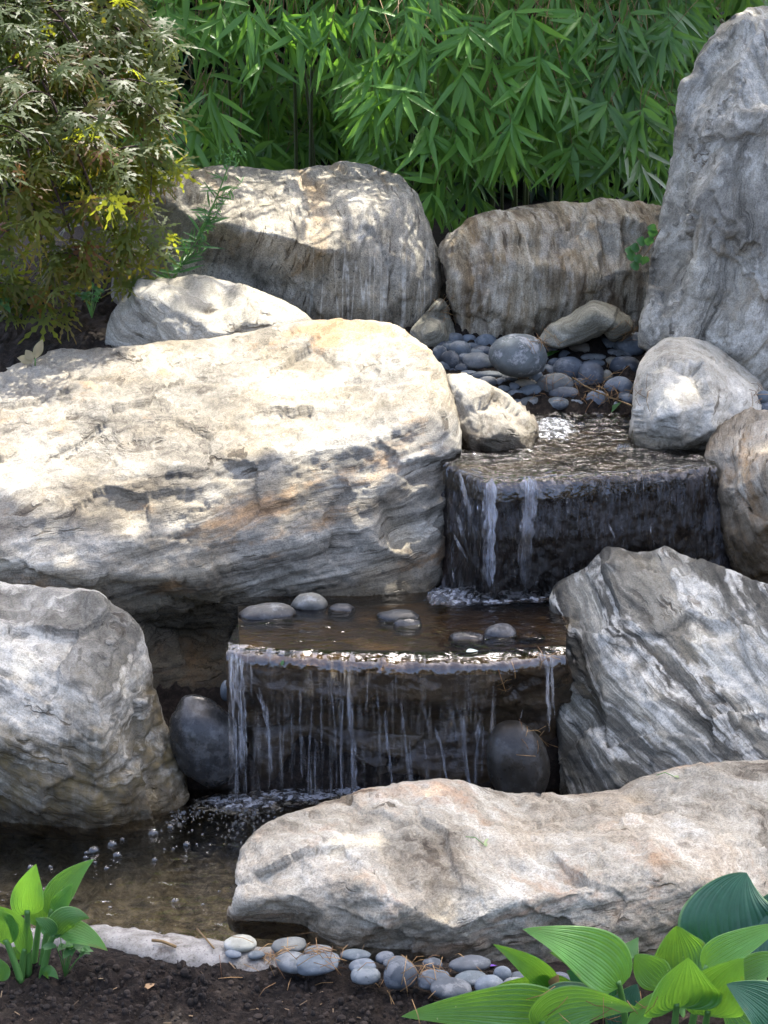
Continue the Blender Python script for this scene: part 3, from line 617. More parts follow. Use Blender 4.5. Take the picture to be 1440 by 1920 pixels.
# ------------------------------------------------------------------ falling water
def fall_mat(name, white, bscale, stretch, bstr=.8, tint=(.93, .95, .97), rough=.04):
    m = NT(name); p = m.pos(); mp = m.n('Mapping'); m.put(mp.inputs[0], p); mp.inputs['Scale'].default_value = stretch
    h = m.noise(mp.outputs[0], bscale, 4, .6, .5); nb = m.bump(h, bstr, .02)
    fr = m.n('Fresnel'); fr.inputs[0].default_value = 1.33; m.put(fr.inputs[1], nb)
    tr = m.n('BsdfTransparent'); tr.inputs[0].default_value = (*tint, 1)
    gl = m.n('BsdfGlossy'); gl.inputs['Roughness'].default_value = rough; m.put(gl.inputs['Normal'], nb)
    mx = m.n('MixShader'); m.put(mx.inputs[0], fr.outputs[0]); m.put(mx.inputs[1], tr.outputs[0]); m.put(mx.inputs[2], gl.outputs[0])
    tl = m.n('BsdfTranslucent'); tl.inputs[0].default_value = (.85, .88, .92, 1); df = m.n('BsdfDiffuse'); df.inputs[0].default_value = (.8, .83, .87, 1)
    ad = m.n('MixShader'); ad.inputs[0].default_value = .5; m.put(ad.inputs[1], tl.outputs[0]); m.put(ad.inputs[2], df.outputs[0])
    m2 = m.n('MixShader'); m.put(m2.inputs[0], m.math('MULTIPLY', m.ramp(h, [(.46, 0.0), (.62, 1.0)]), white)); m.put(m2.inputs[1], mx.outputs[0]); m.put(m2.inputs[2], ad.outputs[0])
    return m.done(m2.outputs[0])
def strand_mat(k=.62):
    m = NT('strand_water'); p = m.pos(); mp = m.n('Mapping'); m.put(mp.inputs[0], p); mp.inputs['Scale'].default_value = (260, 120, 16)
    h = m.noise(mp.outputs[0], 1.0, 5, .65, .4); nb = m.bump(h, .9, .02)
    fac = m.ramp(h, [(.40, .05), (.50, .35), (.62, 1.0)])
    gl = m.n('BsdfGlossy'); gl.inputs['Roughness'].default_value = .12; m.put(gl.inputs['Normal'], nb); gl.inputs[0].default_value = (.9, .93, 1, 1)
    tl = m.n('BsdfTranslucent'); tl.inputs[0].default_value = (.8, .85, .9, 1)
    mx = m.n('MixShader'); mx.inputs[0].default_value = .45; m.put(mx.inputs[1], gl.outputs[0]); m.put(mx.inputs[2], tl.outputs[0])
    tr = m.n('BsdfTransparent'); tr.inputs[0].default_value = (.96, .97, .98, 1)
    m2 = m.n('MixShader'); m.put(m2.inputs[0], m.math('MULTIPLY', fac, k)); m.put(m2.inputs[1], tr.outputs[0]); m.put(m2.inputs[2], mx.outputs[0])
    return m.done(m2.outputs[0])
F_STRAND = strand_mat(.44); F_STREAM = strand_mat(.6)
F_FILM = fall_mat('film_water', .0, 1.0, (80, 30, 7), .8, (.75, .72, .68), .05)
F_FOAM = fall_mat('foam_water', .22, 1.0, (160, 160, 160), .5)

def strand(parent, pts, w, Yf, seed, name='water_strand', flat=.5, mat=None):
    """pts: pixel polyline from the lip down; w: width in pixels"""
    pts = np.array(pts, float); rg = np.random.default_rng(seed)
    L = np.concatenate([[0], np.cumsum(np.linalg.norm(np.diff(pts, axis=0), axis=1))]); n = max(12, int(L[-1] / 4))
    t = np.linspace(0, L[-1], n); x = np.interp(t, L, pts[:, 0]); y = np.interp(t, L, pts[:, 1])
    o = rg.uniform(0, 90)
    q = np.stack([t / 34 + o, 0 * t, 0 * t], 1)
    x = x + w * .35 * pn(q) ; ww = w * (.55 + .75 * np.clip(.5 + 1.1 * pn(q * 1.7 + 5), 0, 1)) * np.clip(np.minimum(t / 14, (L[-1] - t) / 26), .08, 1)
    c = atY(x, y, Yf + .006 * pn(q + 8)); k = 10; V = []
    for j in range(k):
        th = 2 * math.pi * j / k
        jit = 1 + .25 * pn(np.stack([t / 16, np.full(n, j * .8), np.full(n, o)], 1))
        V.append(c + np.stack([math.cos(th) * ww * .5 * mpp(Yf) * jit, math.sin(th) * ww * .5 * flat * mpp(Yf) * jit, 0 * t], 1))
    V = np.stack(V, 1).reshape(-1, 3)
    f = [[i * k + j, i * k + (j + 1) % k, (i + 1) * k + (j + 1) % k, (i + 1) * k + j] for i in range(n - 1) for j in range(k)]
    return mesh_obj(name, V, f, mat or F_STRAND, parent)

lowf = empty('waterfall', P(700, 1500, 4.19)); tag(lowf, 'lower fall of thin separate water threads dripping off the brown ledge', 'waterfall')
LOW = [([(436, 1222), (434, 1260), (442, 1400), (447, 1500)], 11), ([(443, 1222), (444, 1280), (450, 1330), (452, 1400)], 14), ([(452, 1225), (456, 1290), (462, 1430)], 10),
       ([(484, 1290), (496, 1330), (510, 1400)], 11), ([(500, 1315), (504, 1380), (505, 1450)], 6), ([(563, 1290), (563, 1350), (566, 1430)], 7), ([(586, 1320), (580, 1400), (577, 1485)], 6),
       ([(602, 1305), (603, 1375)], 5), ([(621, 1290), (628, 1360), (632, 1440)], 5), ([(640, 1300), (640, 1400), (641, 1490)], 9), ([(652, 1222), (655, 1250), (653, 1300)], 11), ([(647, 1222), (646, 1262)], 6),
       ([(655, 1290), (660, 1380), (669, 1485)], 14), ([(592, 1370), (590, 1490)], 6), ([(534, 1320), (531, 1400)], 4), ([(546, 1330), (548, 1440)], 4), ([(707, 1290), (712, 1340)], 4),
       ([(722, 1330), (728, 1400), (736, 1470)], 9), ([(750, 1310), (758, 1380), (770, 1440)], 9), ([(768, 1380), (776, 1475)], 6), ([(790, 1312), (806, 1345)], 9), ([(814, 1360), (830, 1410), (844, 1462)], 9),
       ([(796, 1390), (805, 1470)], 7), ([(864, 1335), (870, 1400), (882, 1485)], 14), ([(897, 1350), (894, 1420), (889, 1480)], 11), ([(850, 1330), (856, 1372)], 7), ([(907, 1360), (903, 1440)], 5),
       ([(877, 1240), (879, 1290)], 4), ([(1022, 1222), (1026, 1260), (1030, 1330)], 13), ([(1034, 1225), (1036, 1300)], 8), ([(980, 1330), (960, 1400)], 3), ([(690, 1250), (688, 1290)], 5), ([(742, 1245), (744, 1280)], 5), ([(470, 1240), (471, 1290)], 7)]
rs = np.random.default_rng(4)
for i, (p_, w_) in enumerate(LOW):
    for k in range(1 + int(w_ > 7)):                          # wide threads fall as two or three finer ones
        q_ = [(x + rs.normal(0, w_ * .3) * (k > 0), y + 6 * k) for x, y in p_]
        q_[-1] = (q_[-1][0], min(1500, q_[-1][1] + rs.uniform(10, 50)))
        strand(lowf, q_, w_ * (.62 if k == 0 else .36), 4.185 if p_[0][1] < 1300 else 4.2, 100 + i + 300 * k)
LIP = [(424, 1212), (540, 1222), (660, 1228), (760, 1231), (860, 1232), (960, 1229), (1050, 1217)]
for k, (x0, x1, w_, dy) in enumerate([(426, 540, 6, 4), (520, 680, 5, 4), (560, 640, 6, -4), (670, 800, 4, 5), (780, 960, 6, 4), (850, 950, 5, -3), (480, 640, 4, -12), (1015, 1048, 7, 3), (620, 668, 8, 6), (960, 1030, 3, 2)]):
    xs = np.linspace(x0, x1, 20); strand(lowf, np.stack([xs, np.interp(xs, *zip(*LIP)) + dy - 2 + 1.5 * np.sin(xs / 9)], 1), w_ * 1.1, 4.20 if dy > 0 else 4.26, 900 + k, 'lip_foam_glint', 1.0)  # pale threads: white water plus the sky glint put into their colour

upf = empty('waterfall', P(1050, 1110, 4.66)); tag(upf, 'upper fall with a dark rippled curtain of water and two clear streams', 'waterfall')
def film():
    lip = np.array([(838, 874), (860, 880), (885, 891), (908, 900), (1000, 896), (1100, 889), (1200, 883), (1330, 871), (1345, 873)], float)
    nx, ny = 330, 90; xs = np.linspace(838, 1345, nx); ly = np.interp(xs, lip[:, 0], lip[:, 1])
    Y0 = np.interp(xs, [838, 860, 908, 1000, 1100, 1200, 1330], [4.82, 4.77, 4.645, 4.665, 4.685, 4.705, 4.745])
    Y1 = np.interp(xs, [830, 905, 1000, 1100, 1200, 1330], [4.73, 4.605, 4.63, 4.655, 4.675, 4.715])
    rows = []
    for v in np.linspace(0, 1, ny):
        y = ly + 6 + (1130 - ly) * v; Y = Y0 + (Y1 - Y0) * min(1, v * 2.2)
        c = atY(xs, y, Y - .012)
        q = np.stack([xs / 13, np.full(nx, v * 2.2), 0 * xs], 1)
        c[:, 1] -= .010 * fbm(q, 3, .6) + .006 * fbm(q * np.array([2.7, 2.2, 1]), 2)
        rows.append(c)
    V = np.concatenate(rows); f = [(j * nx + i, (j + 1) * nx + i, (j + 1) * nx + i + 1, j * nx + i + 1) for j in range(ny - 1) for i in range(nx - 1)]
    mesh_obj('water_curtain', V, f, F_FILM, upf)
film()
def lowveil():
    xs = np.linspace(428, 930, 300); ny = 70; rows = []; ly = np.interp(xs, *zip(*LIP))
    for v in np.linspace(0, 1, ny):
        y = ly + 3 + (1496 - ly) * v; q = np.stack([xs / 17, np.full(300, v * 1.5), 0 * xs], 1)
        cc = atY(xs, y, 4.196 + 0 * xs); cc[:, 1] += .008 * fbm(q, 3, .6); rows.append(cc)
    V = np.concatenate(rows); nx = 300; f = [(j * nx + i, (j + 1) * nx + i, (j + 1) * nx + i + 1, j * nx + i + 1) for j in range(ny - 1) for i in range(nx - 1)]
    m = NT('veil_water'); p = m.pos(); mp = m.n('Mapping'); m.put(mp.inputs[0], p); mp.inputs['Scale'].default_value = (85, 20, 5)
    h = m.noise(mp.outputs[0], 1.0, 6, .7, .5); fac = m.math('MULTIPLY', m.ramp(h, [(.46, 0.0), (.56, .28), (.68, .8)]), m.ramp(m.noise(p, 7, 3), [(.4, .3), (.6, 1.0)]))
    nb = m.bump(h, .8, .02); gl = m.n('BsdfGlossy'); gl.inputs['Roughness'].default_value = .15; m.put(gl.inputs['Normal'], nb)
    tl = m.n('BsdfTranslucent'); tl.inputs[0].default_value = (.8, .84, .9, 1); mx = m.n('MixShader'); mx.inputs[0].default_value = .45; m.put(mx.inputs[1], gl.outputs[0]); m.put(mx.inputs[2], tl.outputs[0])
    tr = m.n('BsdfTransparent'); m2 = m.n('MixShader'); m.put(m2.inputs[0], fac); m.put(m2.inputs[1], tr.outputs[0]); m.put(m2.inputs[2], mx.outputs[0])
    mesh_obj('water_veil', V, f, m.done(m2.outputs[0]), lowf)
lowveil()
UL = [(840, 874), (860, 880), (885, 891), (908, 900), (1000, 896), (1100, 889), (1200, 883), (1330, 871)]
for k, (x0, x1, w_, dy) in enumerate([(858, 960, 8, -2), (880, 935, 7, -10), (960, 1080, 5, -1), (1060, 1200, 4, -1), (1180, 1320, 4, 0), (1010, 1060, 5, -9), (870, 900, 6, 4), (1225, 1262, 6, 24), (1090, 1150, 3, 8)]):
    xs = np.linspace(x0, x1, 20); strand(upf, np.stack([xs, np.interp(xs, *zip(*UL)) + dy + 2 * np.sin(xs / 8)], 1), w_ * 1.5, np.mean(np.interp(xs, [840, 905, 1330], [4.78, 4.61, 4.72])) + (0 if dy > -5 else .05), 950 + k, 'lip_foam_glint', 1.0)  # upper lip threads, foam with its bright reflection built into the colour
UP = [([(921, 896), (917, 930), (916, 1000), (916, 1100)], 26, 4.60), ([(925, 905), (922, 990), (922, 1095)], 14, 4.59), ([(992, 892), (994, 930), (990, 1000), (985, 1100)], 22, 4.625), ([(984, 895), (986, 940), (978, 1040), (980, 1095)], 16, 4.62), ([(1000, 893), (1005, 925), (999, 980)], 14, 4.63),
      ([(862, 885), (880, 960), (890, 1020), (896, 1090)], 10, 4.66), ([(856, 960), (872, 1020), (905, 1085)], 9, 4.66), ([(850, 1000), (880, 1060)], 8, 4.66), ([(1140, 980), (1152, 1010)], 9, 4.645), ([(848, 1068), (850, 1092)], 7, 4.64)]
for i, (p_, w_, Y_) in enumerate(UP):
    strand(upf, p_, w_ * .9, Y_, 300 + i, mat=F_STREAM if i < 4 else None); strand(upf, [(x + 2, y + 3) for x, y in p_], w_ * .5, Y_ - .006, 350 + i)

def sphere(nu=10, nv=6, dome=False):
    V, Fc = [], []
    for j in range(nv + 1):
        ph = (j / nv) * (math.pi / 2 if dome else math.pi)
        for i in range(nu): V.append((math.sin(ph) * math.cos(2 * math.pi * i / nu), math.sin(ph) * math.sin(2 * math.pi * i / nu), math.cos(ph)))
    for j in range(nv):
        for i in range(nu): Fc.append([j * nu + i, (j + 1) * nu + i, (j + 1) * nu + (i + 1) % nu, j * nu + (i + 1) % nu])
    return np.array(V), Fc
def bub_mat():
    m = NT('bubble_film'); fr = m.n('LayerWeight'); fr.inputs[0].default_value = .5
    tr = m.n('BsdfTransparent'); gl = m.n('BsdfGlossy'); gl.inputs['Roughness'].default_value = .02
    mx = m.n('MixShader'); m.put(mx.inputs[0], m.ramp(fr.outputs['Facing'], [(.3, .08), (.6, .34), (.85, .95)])); m.put(mx.inputs[1], tr.outputs[0]); m.put(mx.inputs[2], gl.outputs[0])
    return m.done(mx.outputs[0])
M_BUB = bub_mat()
SV, SF = sphere(7, 4); DV, DF = sphere(28, 12, True)
def foam(name, label, spots, z, seed, rmin=.0012, rmax=.005):
    b = MB(); rg = np.random.default_rng(seed)
    for (cx, cy, sx, sy, n, hh) in spots:
        for _ in range(n):
            x, y = rg.normal(cx, sx), rg.normal(cy, sy); c = atZ(x, y, z)
            e = math.exp(-(((x - cx) / sx) ** 2 + ((y - cy) / sy) ** 2) / 2)
            r = rg.uniform(rmin, rmax) ** 1.0; b.add(SV * r + c + np.array([0, 0, hh * e * rg.uniform(0, 1)]), SF)
    o = b.build(name, F_FOAM); tag(o, kind='stuff'); o['label'] = label; return o
foam('foam', 'white froth of tiny bubbles on the pond below the lower fall',
     [(345, 1530, 20, 6, 60, .003), (420, 1508, 36, 10, 150, .004), (470, 1522, 40, 12, 110, .003), (560, 1492, 60, 9, 110, .004), (440, 1545, 30, 14, 60, .001), (330, 1545, 12, 5, 30, .001), (640, 1482, 60, 7, 70, .004), (400, 1570, 45, 14, 30, .0)], ZP + .001, 5, .0011, .0034)
foam('foam', 'white froth where the two clear streams hit the middle pool',
     [(916, 1100, 40, 7, 330, .018), (985, 1100, 36, 7, 280, .015), (860, 1112, 28, 8, 200, .008), (825, 1124, 14, 5, 60, .003), (950, 1110, 55, 7, 100, .004), (1030, 1108, 16, 4, 40, .003)], ZM + .001, 6, .0011, .0034)
foam('foam', 'white froth where the stream wells up in the top pool', [(1040, 800, 14, 9, 30, .012), (1165, 838, 8, 3, 16, .003), (1090, 795, 5, 2, 10, .003), (1125, 780, 4, 2, 8, .003)], ZT + .002, 7, .0011, .0034)
def mound(name, spots, z, mat, seed, label):
    rg = np.random.default_rng(seed); b = MB()
    for (cx, cy, rx, ry, h) in spots:
        nu, nv = 46, 16; c = atZ(cx, cy, z); V = []
        R1 = rx * mpp(c[1]); R2 = ry * mpp(c[1]) / max(.15, (HC - z) / math.hypot(c[1], HC - z))
        for j in range(nv + 1):
            r = j / nv
            for i in range(nu):
                a = 2 * math.pi * i / nu; V.append((R1 * r * math.cos(a), R2 * r * math.sin(a), h * (1 - r * r) ** 1.5))
        V = np.array(V) + c; e = (1 - np.linalg.norm((V - c)[:, :2] / [R1, R2], axis=1)).clip(0, 1)
        V[:, 2] += (fbm(V * 30, 3, .65) * h * .55 + .3 * h * pn(V * 75)) * np.sqrt(e) - .001
        b.add(V, [[j * nu + i, (j + 1) * nu + i, (j + 1) * nu + (i + 1) % nu, j * nu + (i + 1) % nu] for j in range(nv) for i in range(nu)])
    o = b.build(name, mat); tag(o, kind='stuff'); o['label'] = label
F_CHURN = fall_mat('churned_water', .6, 1.0, (60, 60, 90), .9)
mound('churned_water', [(916, 1104, 80, 26, .022), (985, 1104, 66, 24, .018), (850, 1116, 50, 18, .012)], ZM, F_CHURN, 1, 'churned white water at the foot of the upper fall')
mound('churned_water', [(1040, 803, 44, 22, .012)], ZT, F_CHURN, 2, 'churned water welling up beside the small rusty stone')
mound('churned_water', [(450, 1505, 90, 22, .007), (560, 1492, 110, 16, .008), (680, 1482, 90, 15, .008)], ZP, F_CHURN, 3, 'churned water at the foot of the lower fall')

BUB = [(117, 365, 30, 'single bubble behind the tallest leaf of the left hosta'), (190, 365, 20, 'small bubble just beyond the pointed leaf of the left hosta'), (352, 296, 46, 'largest bubble of the cluster by the left boulder'), (325, 312, 20, 'small bubble at the left side of the largest bubble'), (322, 330, 20, 'small bubble in front of the largest bubble'), (358, 349, 16, 'tiny bubble floating in front of the bubble cluster'),
       (422, 274, 42, 'round bubble between the largest bubble and the banded boulder'), (459, 262, 20, 'small bubble close below the banded boulder'), (440, 316, 36, 'bubble trailing just in front of a rounder bubble'), (400, 370, 22, 'lone bubble in mid pond in front of the cluster'), (575, 230, 48, 'wide bubble right under the stained corner of the banded boulder'), (638, 213, 28, 'bubble at the rim of the pond froth'),
       (582, 337, 26, 'lone bubble in the dark middle of the pond'), (701, 277, 32, 'bubble in open water near the foreground boulder'), (737, 282, 12, 'tiny bubble beside a bubble near the foreground boulder'), (650, 300, 14, 'tiny bubble in the mid pond row of specks'), (616, 302, 11, 'faint speck of a bubble in mid pond'), (658, 490, 32, 'front bubble of the open pond, toward the concrete rim'),
       (762, 508, 18, 'small bubble between the front bubble and the foreground boulder'), (822, 460, 14, 'tiny bubble nearest to the foreground boulder'), (414, 518, 18, 'small bubble alone near the pond rim and left hosta'), (698, 328, 15, 'tiny flat bubble in front of the open water bubble')]
for (zx, zy, d_, lb) in BUB:
    c = atZ(zx / 2, 1440 + zy / 2 + d_ / 6, ZP + .003); r = d_ / 4 * mpp(c[1])
    o = mesh_obj('bubble', DV * [r, r, r * .92] + c, DF, M_BUB, None, True, c); tag(o, lb, 'bubble', 'bubbles floating on the pond')

# ------------------------------------------------------------------ pebbles
def pebble_mat(name, base, wet=False, pale=0.0, wz=None, dusty=.25):
    m = NT(name); p = m.objc(); oi = m.n('ObjectInfo'); rnd = oi.outputs['Random']
    v = m.n('CombineXYZ'); m.put(v.inputs[0], m.math('MULTIPLY', rnd, 50)); q = m.vmath('ADD', p, v.outputs[0])
    tint = m.ramp(rnd, [(0, tuple(c * .55 for c in base)), (.3, base), (.5, (base[0] * 1.0, base[1] * 1.03, base[2] * .95)), (.75, tuple(c * 1.5 for c in base)), (.9, (base[0] * 1.35, base[1] * 1.2, base[2] * .95)), (1, (base[0] * .8, base[1] * .8, base[2] * .85))])
    col = m.mix(.55, tint, m.ramp(m.noise(q, 38, 6, .65), [(.35, .45), (.62, 1.15)]), 'MULTIPLY')
    dust = m.ramp(m.noise(q, 26, 6, .7), [(.52, 0.0), (.60, 1.0)])
    col = m.mix(m.math('MULTIPLY', dust, dusty + pale), col, (.34, .345, .335))
    dk = m.ramp(m.noise(q, 170, 3, .6), [(.66, 0.0), (.70, 1.0)])
    col = m.mix(m.math('MULTIPLY', dk, .6), col, (.02, .02, .02))
    r = .75
    if wet: r = m.ramp(m.noise(q, 30, 5, .65), [(.35, wet * .6), (.7, wet * 2.2)])
    if wz is not None:
        pz = m.n('SeparateXYZ'); m.put(pz.inputs[0], m.pos()); mr = m.n('MapRange'); m.put(mr.inputs[0], m.math('ADD', pz.outputs[2], m.math('MULTIPLY', m.noise(q, 40, 3), .02)))
        mr.inputs[1].default_value = wz + .008; mr.inputs[2].default_value = wz + .03; mr.inputs[3].default_value = 1; mr.inputs[4].default_value = 0
        col = m.mix(mr.outputs[0], col, (.012, .011, .010)); r = m.math('SUBTRACT', .7, m.math('MULTIPLY', mr.outputs[0], .5))
    return m.done(m.bsdf(col, r, m.bump(m.noise(q, 90, 5, .7), .25, .004), .35))
M_PEB = pebble_mat('slate_pebble', (.088, .103, .118)); M_PEBF = pebble_mat('front_pebble', (.088, .102, .115)); M_PEBP = pebble_mat('pale_pebble', (.24, .24, .225), pale=.35)
M_PEBB = pebble_mat('brown_pebble', (.15, .135, .105)); M_PEBW = pebble_mat('wet_pebble', (.022, .022, .023), .2, dusty=.10)
M_PEBM = pebble_mat('pool_pebble', (.12, .115, .10), pale=.15, wz=ZM); M_PEBD = pebble_mat('dark_pool_pebble', (.05, .052, .055), wz=ZM); M_PEBL = pebble_mat('rim_pebble', (.30, .285, .24), pale=.2)
PV, PF = sphere(30, 18)
def pebble(px, py, w, h, surf, mat, label, group, rot=0.0, lift=1.0, seed=0, name='pebble', cat='pebble', Y=None, lump=1.0):
    """surf(Y)->ground height; placed so that it covers w x h pixels round (px, py)"""
    rg = np.random.default_rng(int(px * 7 + py * 13) + seed)
    if Y is None:
        Y = 3.4
        d = rays(px, py + h * .3)
        Ys = np.linspace(3.0, 6.6, 1500); zr = HC + d[2] / d[1] * Ys; g = surf(Ys); k = np.where(zr <= g)[0]
        Y = Ys[k[0]] if len(k) else 5.9
    m_ = mpp(Y); a = w / 2 * m_; ah = h / 2 * m_; th = math.atan2(HC - float(surf(np.array(Y))), Y)
    b = min(a * .85, ah * 1.6); cc = math.sqrt(max(ah ** 2 - (b * math.sin(th)) ** 2, (.45 * ah) ** 2)) / math.cos(th)
    V = PV * (1 + .10 * lump * fbm(PV * 1.1 + rg.uniform(0, 60, 3), 2)[:, None])
    V = np.sign(V) * np.abs(V) ** .93
    V = V * [a, b, cc]; V[:, 2] = np.where(V[:, 2] < 0, V[:, 2] * .85, V[:, 2])
    R = Matrix.Rotation(-math.radians(rot), 3, 'Y') @ Matrix.Rotation(rg.uniform(-.3, .3), 3, 'Z')
    V = V @ np.array(R).T
    c = atY(px, py, Y); V = V + c; base = c.copy(); base[2] = V[:, 2].min()
    o = mesh_obj(name, V, PF, mat, None, True, base); tag(o, label, cat, group); return o
def ordinal(i): return ['first', 'second', 'third', 'fourth', 'fifth', 'sixth', 'seventh', 'eighth', 'ninth', 'tenth', 'eleventh', 'twelfth', 'thirteenth', 'fourteenth', 'fifteenth', 'sixteenth', 'seventeenth', 'eighteenth', 'nineteenth', 'twentieth'][i]
def shape_word(w, h):
    r = w / max(h, 1); s = 'tiny' if w < 24 else 'small' if w < 38 else 'medium' if w < 52 else 'large'
    return s + (' round' if r < 1.3 else ' oval' if r < 1.9 else ' flat long')
def bed(Y): return np.interp(Y, [5.3, 5.46, 6.0, 6.5], [.60, .63, .84, .9]) - .004
UPB = [(265, 150, 62, 40, 0), (318, 152, 50, 34, 0), (385, 162, 72, 54, 1), (205, 172, 66, 30, 0), (245, 186, 54, 34, 0), (285, 195, 84, 70, 0), (345, 204, 70, 36, 0), (332, 180, 50, 30, 0), (248, 235, 66, 76, 1), (208, 210, 56, 64, 0),
       (352, 238, 118, 66, 0), (372, 197, 76, 38, 0), (290, 262, 48, 34, 0), (385, 290, 124, 36, 0), (322, 283, 66, 26, 1), (385, 315, 78, 44, 0), (440, 318, 46, 38, 0), (482, 330, 54, 30, 0), (450, 342, 48, 32, 0), (495, 362, 64, 42, 0),
       (550, 348, 86, 48, 0), (538, 322, 90, 34, 2), (548, 392, 84, 44, 0), (640, 398, 104, 50, 0), (640, 325, 128, 88, 0), (612, 274, 56, 50, 0), (692, 265, 112, 88, 0), (680, 357, 122, 54, 0), (775, 290, 92, 96, 0), (800, 380, 76, 66, 0),
       (882, 335, 102, 76, 0), (905, 377, 74, 46, 0), (905, 256, 108, 78, 0), (790, 224, 100, 34, 0), (745, 187, 108, 46, 2), (885, 206, 92, 34, 0), (925, 176, 104, 96, 0), (840, 170, 84, 58, 0), (676, 216, 44, 44, 0), (625, 186, 52, 40, 0), (664, 188, 40, 22, 0),
       (775, 252, 110, 40, 0), (572, 300, 50, 60, 0), (735, 320, 60, 40, 0), (835, 300, 46, 60, 2), (720, 395, 60, 34, 0), (850, 400, 60, 30, 0), (935, 80, 46, 60, 0), (860, 240, 60, 40, 2), (500, 392, 60, 30, 0), (470, 300, 60, 36, 0), (640, 245, 50, 44, 0), (590, 395, 46, 30, 0), (300, 225, 50, 40, 0), (225, 255, 50, 36, 0)]
items = [(720 + a / 2, 560 + b / 2, w / 2, h / 2, k) for a, b, w, h, k in UPB]
bands = [(0, 660), (660, 690), (690, 716), (716, 742), (742, 999)]
rown = ['back row of the upper bed', 'second back row of the upper bed', 'middle row of the upper bed', 'second row back from the water up there', 'waterside row of the upper bed']
for bi, (lo, hi) in enumerate(bands):
    row = sorted([t for t in items if lo <= t[1] < hi])
    for i, (x, y, w, h, k) in enumerate(row):
        pebble(x, y, w * 1.04, h * 1.06, bed, [M_PEB, M_PEBP, M_PEBB][k] if k != 1 else M_PEB, f"{shape_word(w, h)} {'brownish' if k == 2 else 'slate'} pebble, {ordinal(i)} in the {rown[bi]}", 'slate pebbles of the upper bed', rot=random.uniform(-10, 10))
pebble(972, 669, 106, 86, bed, pebble_mat('dusty_cobble', (.11, .12, .125), pale=.5), 'big dusty grey cobble, far larger than the dark pebbles around it', None, rot=-4, name='cobble', cat='cobble', Y=5.58, lump=.5)
# hidden filler course below the visible ones
rg_ = np.random.default_rng(77); fill = []
for _ in range(400):
    x, y = rg_.uniform(810, 1200), rg_.uniform(640, 752)
    if all((x - a) ** 2 + ((y - b) * 1.4) ** 2 > 17 ** 2 for a, b in fill) and not (900 < x < 1015 and 640 < y < 700) and not (y > 735 and x < 960) and all(((x - a) / (w * .5)) ** 2 + ((y - b) / (h * .5)) ** 2 > .8 for a, b, w, h, k in items): fill.append((x, y))
fill = sorted(fill)[:24]
for i, (x, y) in enumerate(fill):
    sd = 'near the huge boulder' if x < 900 else 'below the big dusty cobble' if x < 1015 and y > 700 else 'around the big dusty cobble' if x < 1020 else 'near the white boulder' if x > 1130 else 'under the small wedge stone' if y < 690 else 'by the fallen twigs'
    pebble(x, y + 3, rg_.uniform(20, 30), rg_.uniform(15, 20), lambda Y: bed(Y) - .012, M_PEB, f"small dark pebble half buried between larger ones {sd}", f"half buried pebbles {sd}", rot=rg_.uniform(-20, 20))
for (x, y, w, h, lb) in [(1432, 745, 26, 26, 'slate pebble beside the white boulder, the upper one of the pair'), (1436, 766, 34, 30, 'slate pebble beside the white boulder, the lower one of the pair')]:
    pebble(x, y, w, h, bed, M_PEB, lb, 'slate pebbles right of the white boulder', Y=5.12)
# stones of the middle pool
mid = lambda Y: 0 * Y + ZM - .02
for (x, y, w, h, mt, lb) in [(502, 1153, 108, 46, M_PEBM, 'long pale sausage shaped stone resting on the ledge under the huge boulder'), (580, 1137, 70, 52, M_PEBM, 'round brownish stone between the long pale stone and a dark one'),
                             (641, 1147, 54, 32, M_PEBD, 'small dark flat stone at the right end of the trio under the huge boulder'), (748, 1161, 84, 36, M_PEBD, 'flat dark stone awash in the middle pool'),
                             (764, 1174, 54, 34, M_PEBW, 'wet glossy stone in front of the flat awash stone'), (875, 1200, 68, 32, M_PEBW, 'low wet stone beside the round black stone on the lip'), (938, 1191, 66, 42, M_PEBD, 'round black stone standing dry on the lip of the lower fall'),
                             (995, 1196, 56, 22, M_PEBW, 'thin wet stone between the round black stone and the striped boulder')]:
    pebble(x, y, w, h, mid, mt, lb, None, name='stone', cat='stone', lump=1.2)
pebble(387, 1396, 128, 184, lambda Y: 0 * Y, M_PEBW, 'large glossy black egg shaped stone left of the lower fall', None, rot=24, Y=4.27, name='stone', cat='stone', lump=1.1)
pebble(972, 1437, 116, 176, lambda Y: 0 * Y, pebble_mat('dull_wet_stone', (.026, .024, .019), .3, dusty=.06), 'large dull black stone standing at the right end of the lower fall', None, rot=14, Y=4.20, name='stone', cat='stone', lump=.6)
pebble(428, 1296, 30, 44, lambda Y: 0 * Y, M_PEB, 'small grey stone caught behind the left edge of the lower fall', None, Y=4.42, name='stone', cat='stone')
# front row
front = lambda Y: 0 * Y + .038
LOWP = [(450, 1770, 62, 34, 3), (437, 1789, 32, 16, 0), (480, 1791, 32, 16, 0), (542, 1774, 68, 32, 0), (596, 1783, 52, 22, 0), (537, 1793, 30, 18, 0), (550, 1806, 68, 40, 0), (591, 1809, 88, 42, 0), (667, 1791, 58, 22, 0), (680, 1811, 52, 26, 0), (686, 1830, 58, 36, 0),
        (722, 1796, 36, 24, 0), (742, 1805, 48, 24, 0), (751, 1830, 66, 58, 0), (813, 1838, 66, 40, 0), (845, 1854, 84, 42, 0), (880, 1808, 78, 32, 0), (811, 1809, 40, 26, 0), (882, 1836, 64, 30, 0), (917, 1849, 58, 40, 0), (942, 1828, 34, 32, 0), (972, 1848, 58, 30, 0), (975, 1833, 44, 22, 0),
        (620, 1796, 34, 20, 0), (1290, 1876, 24, 26, 0), (1005, 1838, 50, 30, 0), (1050, 1838, 50, 30, 0), (1095, 1850, 50, 28, 0)]
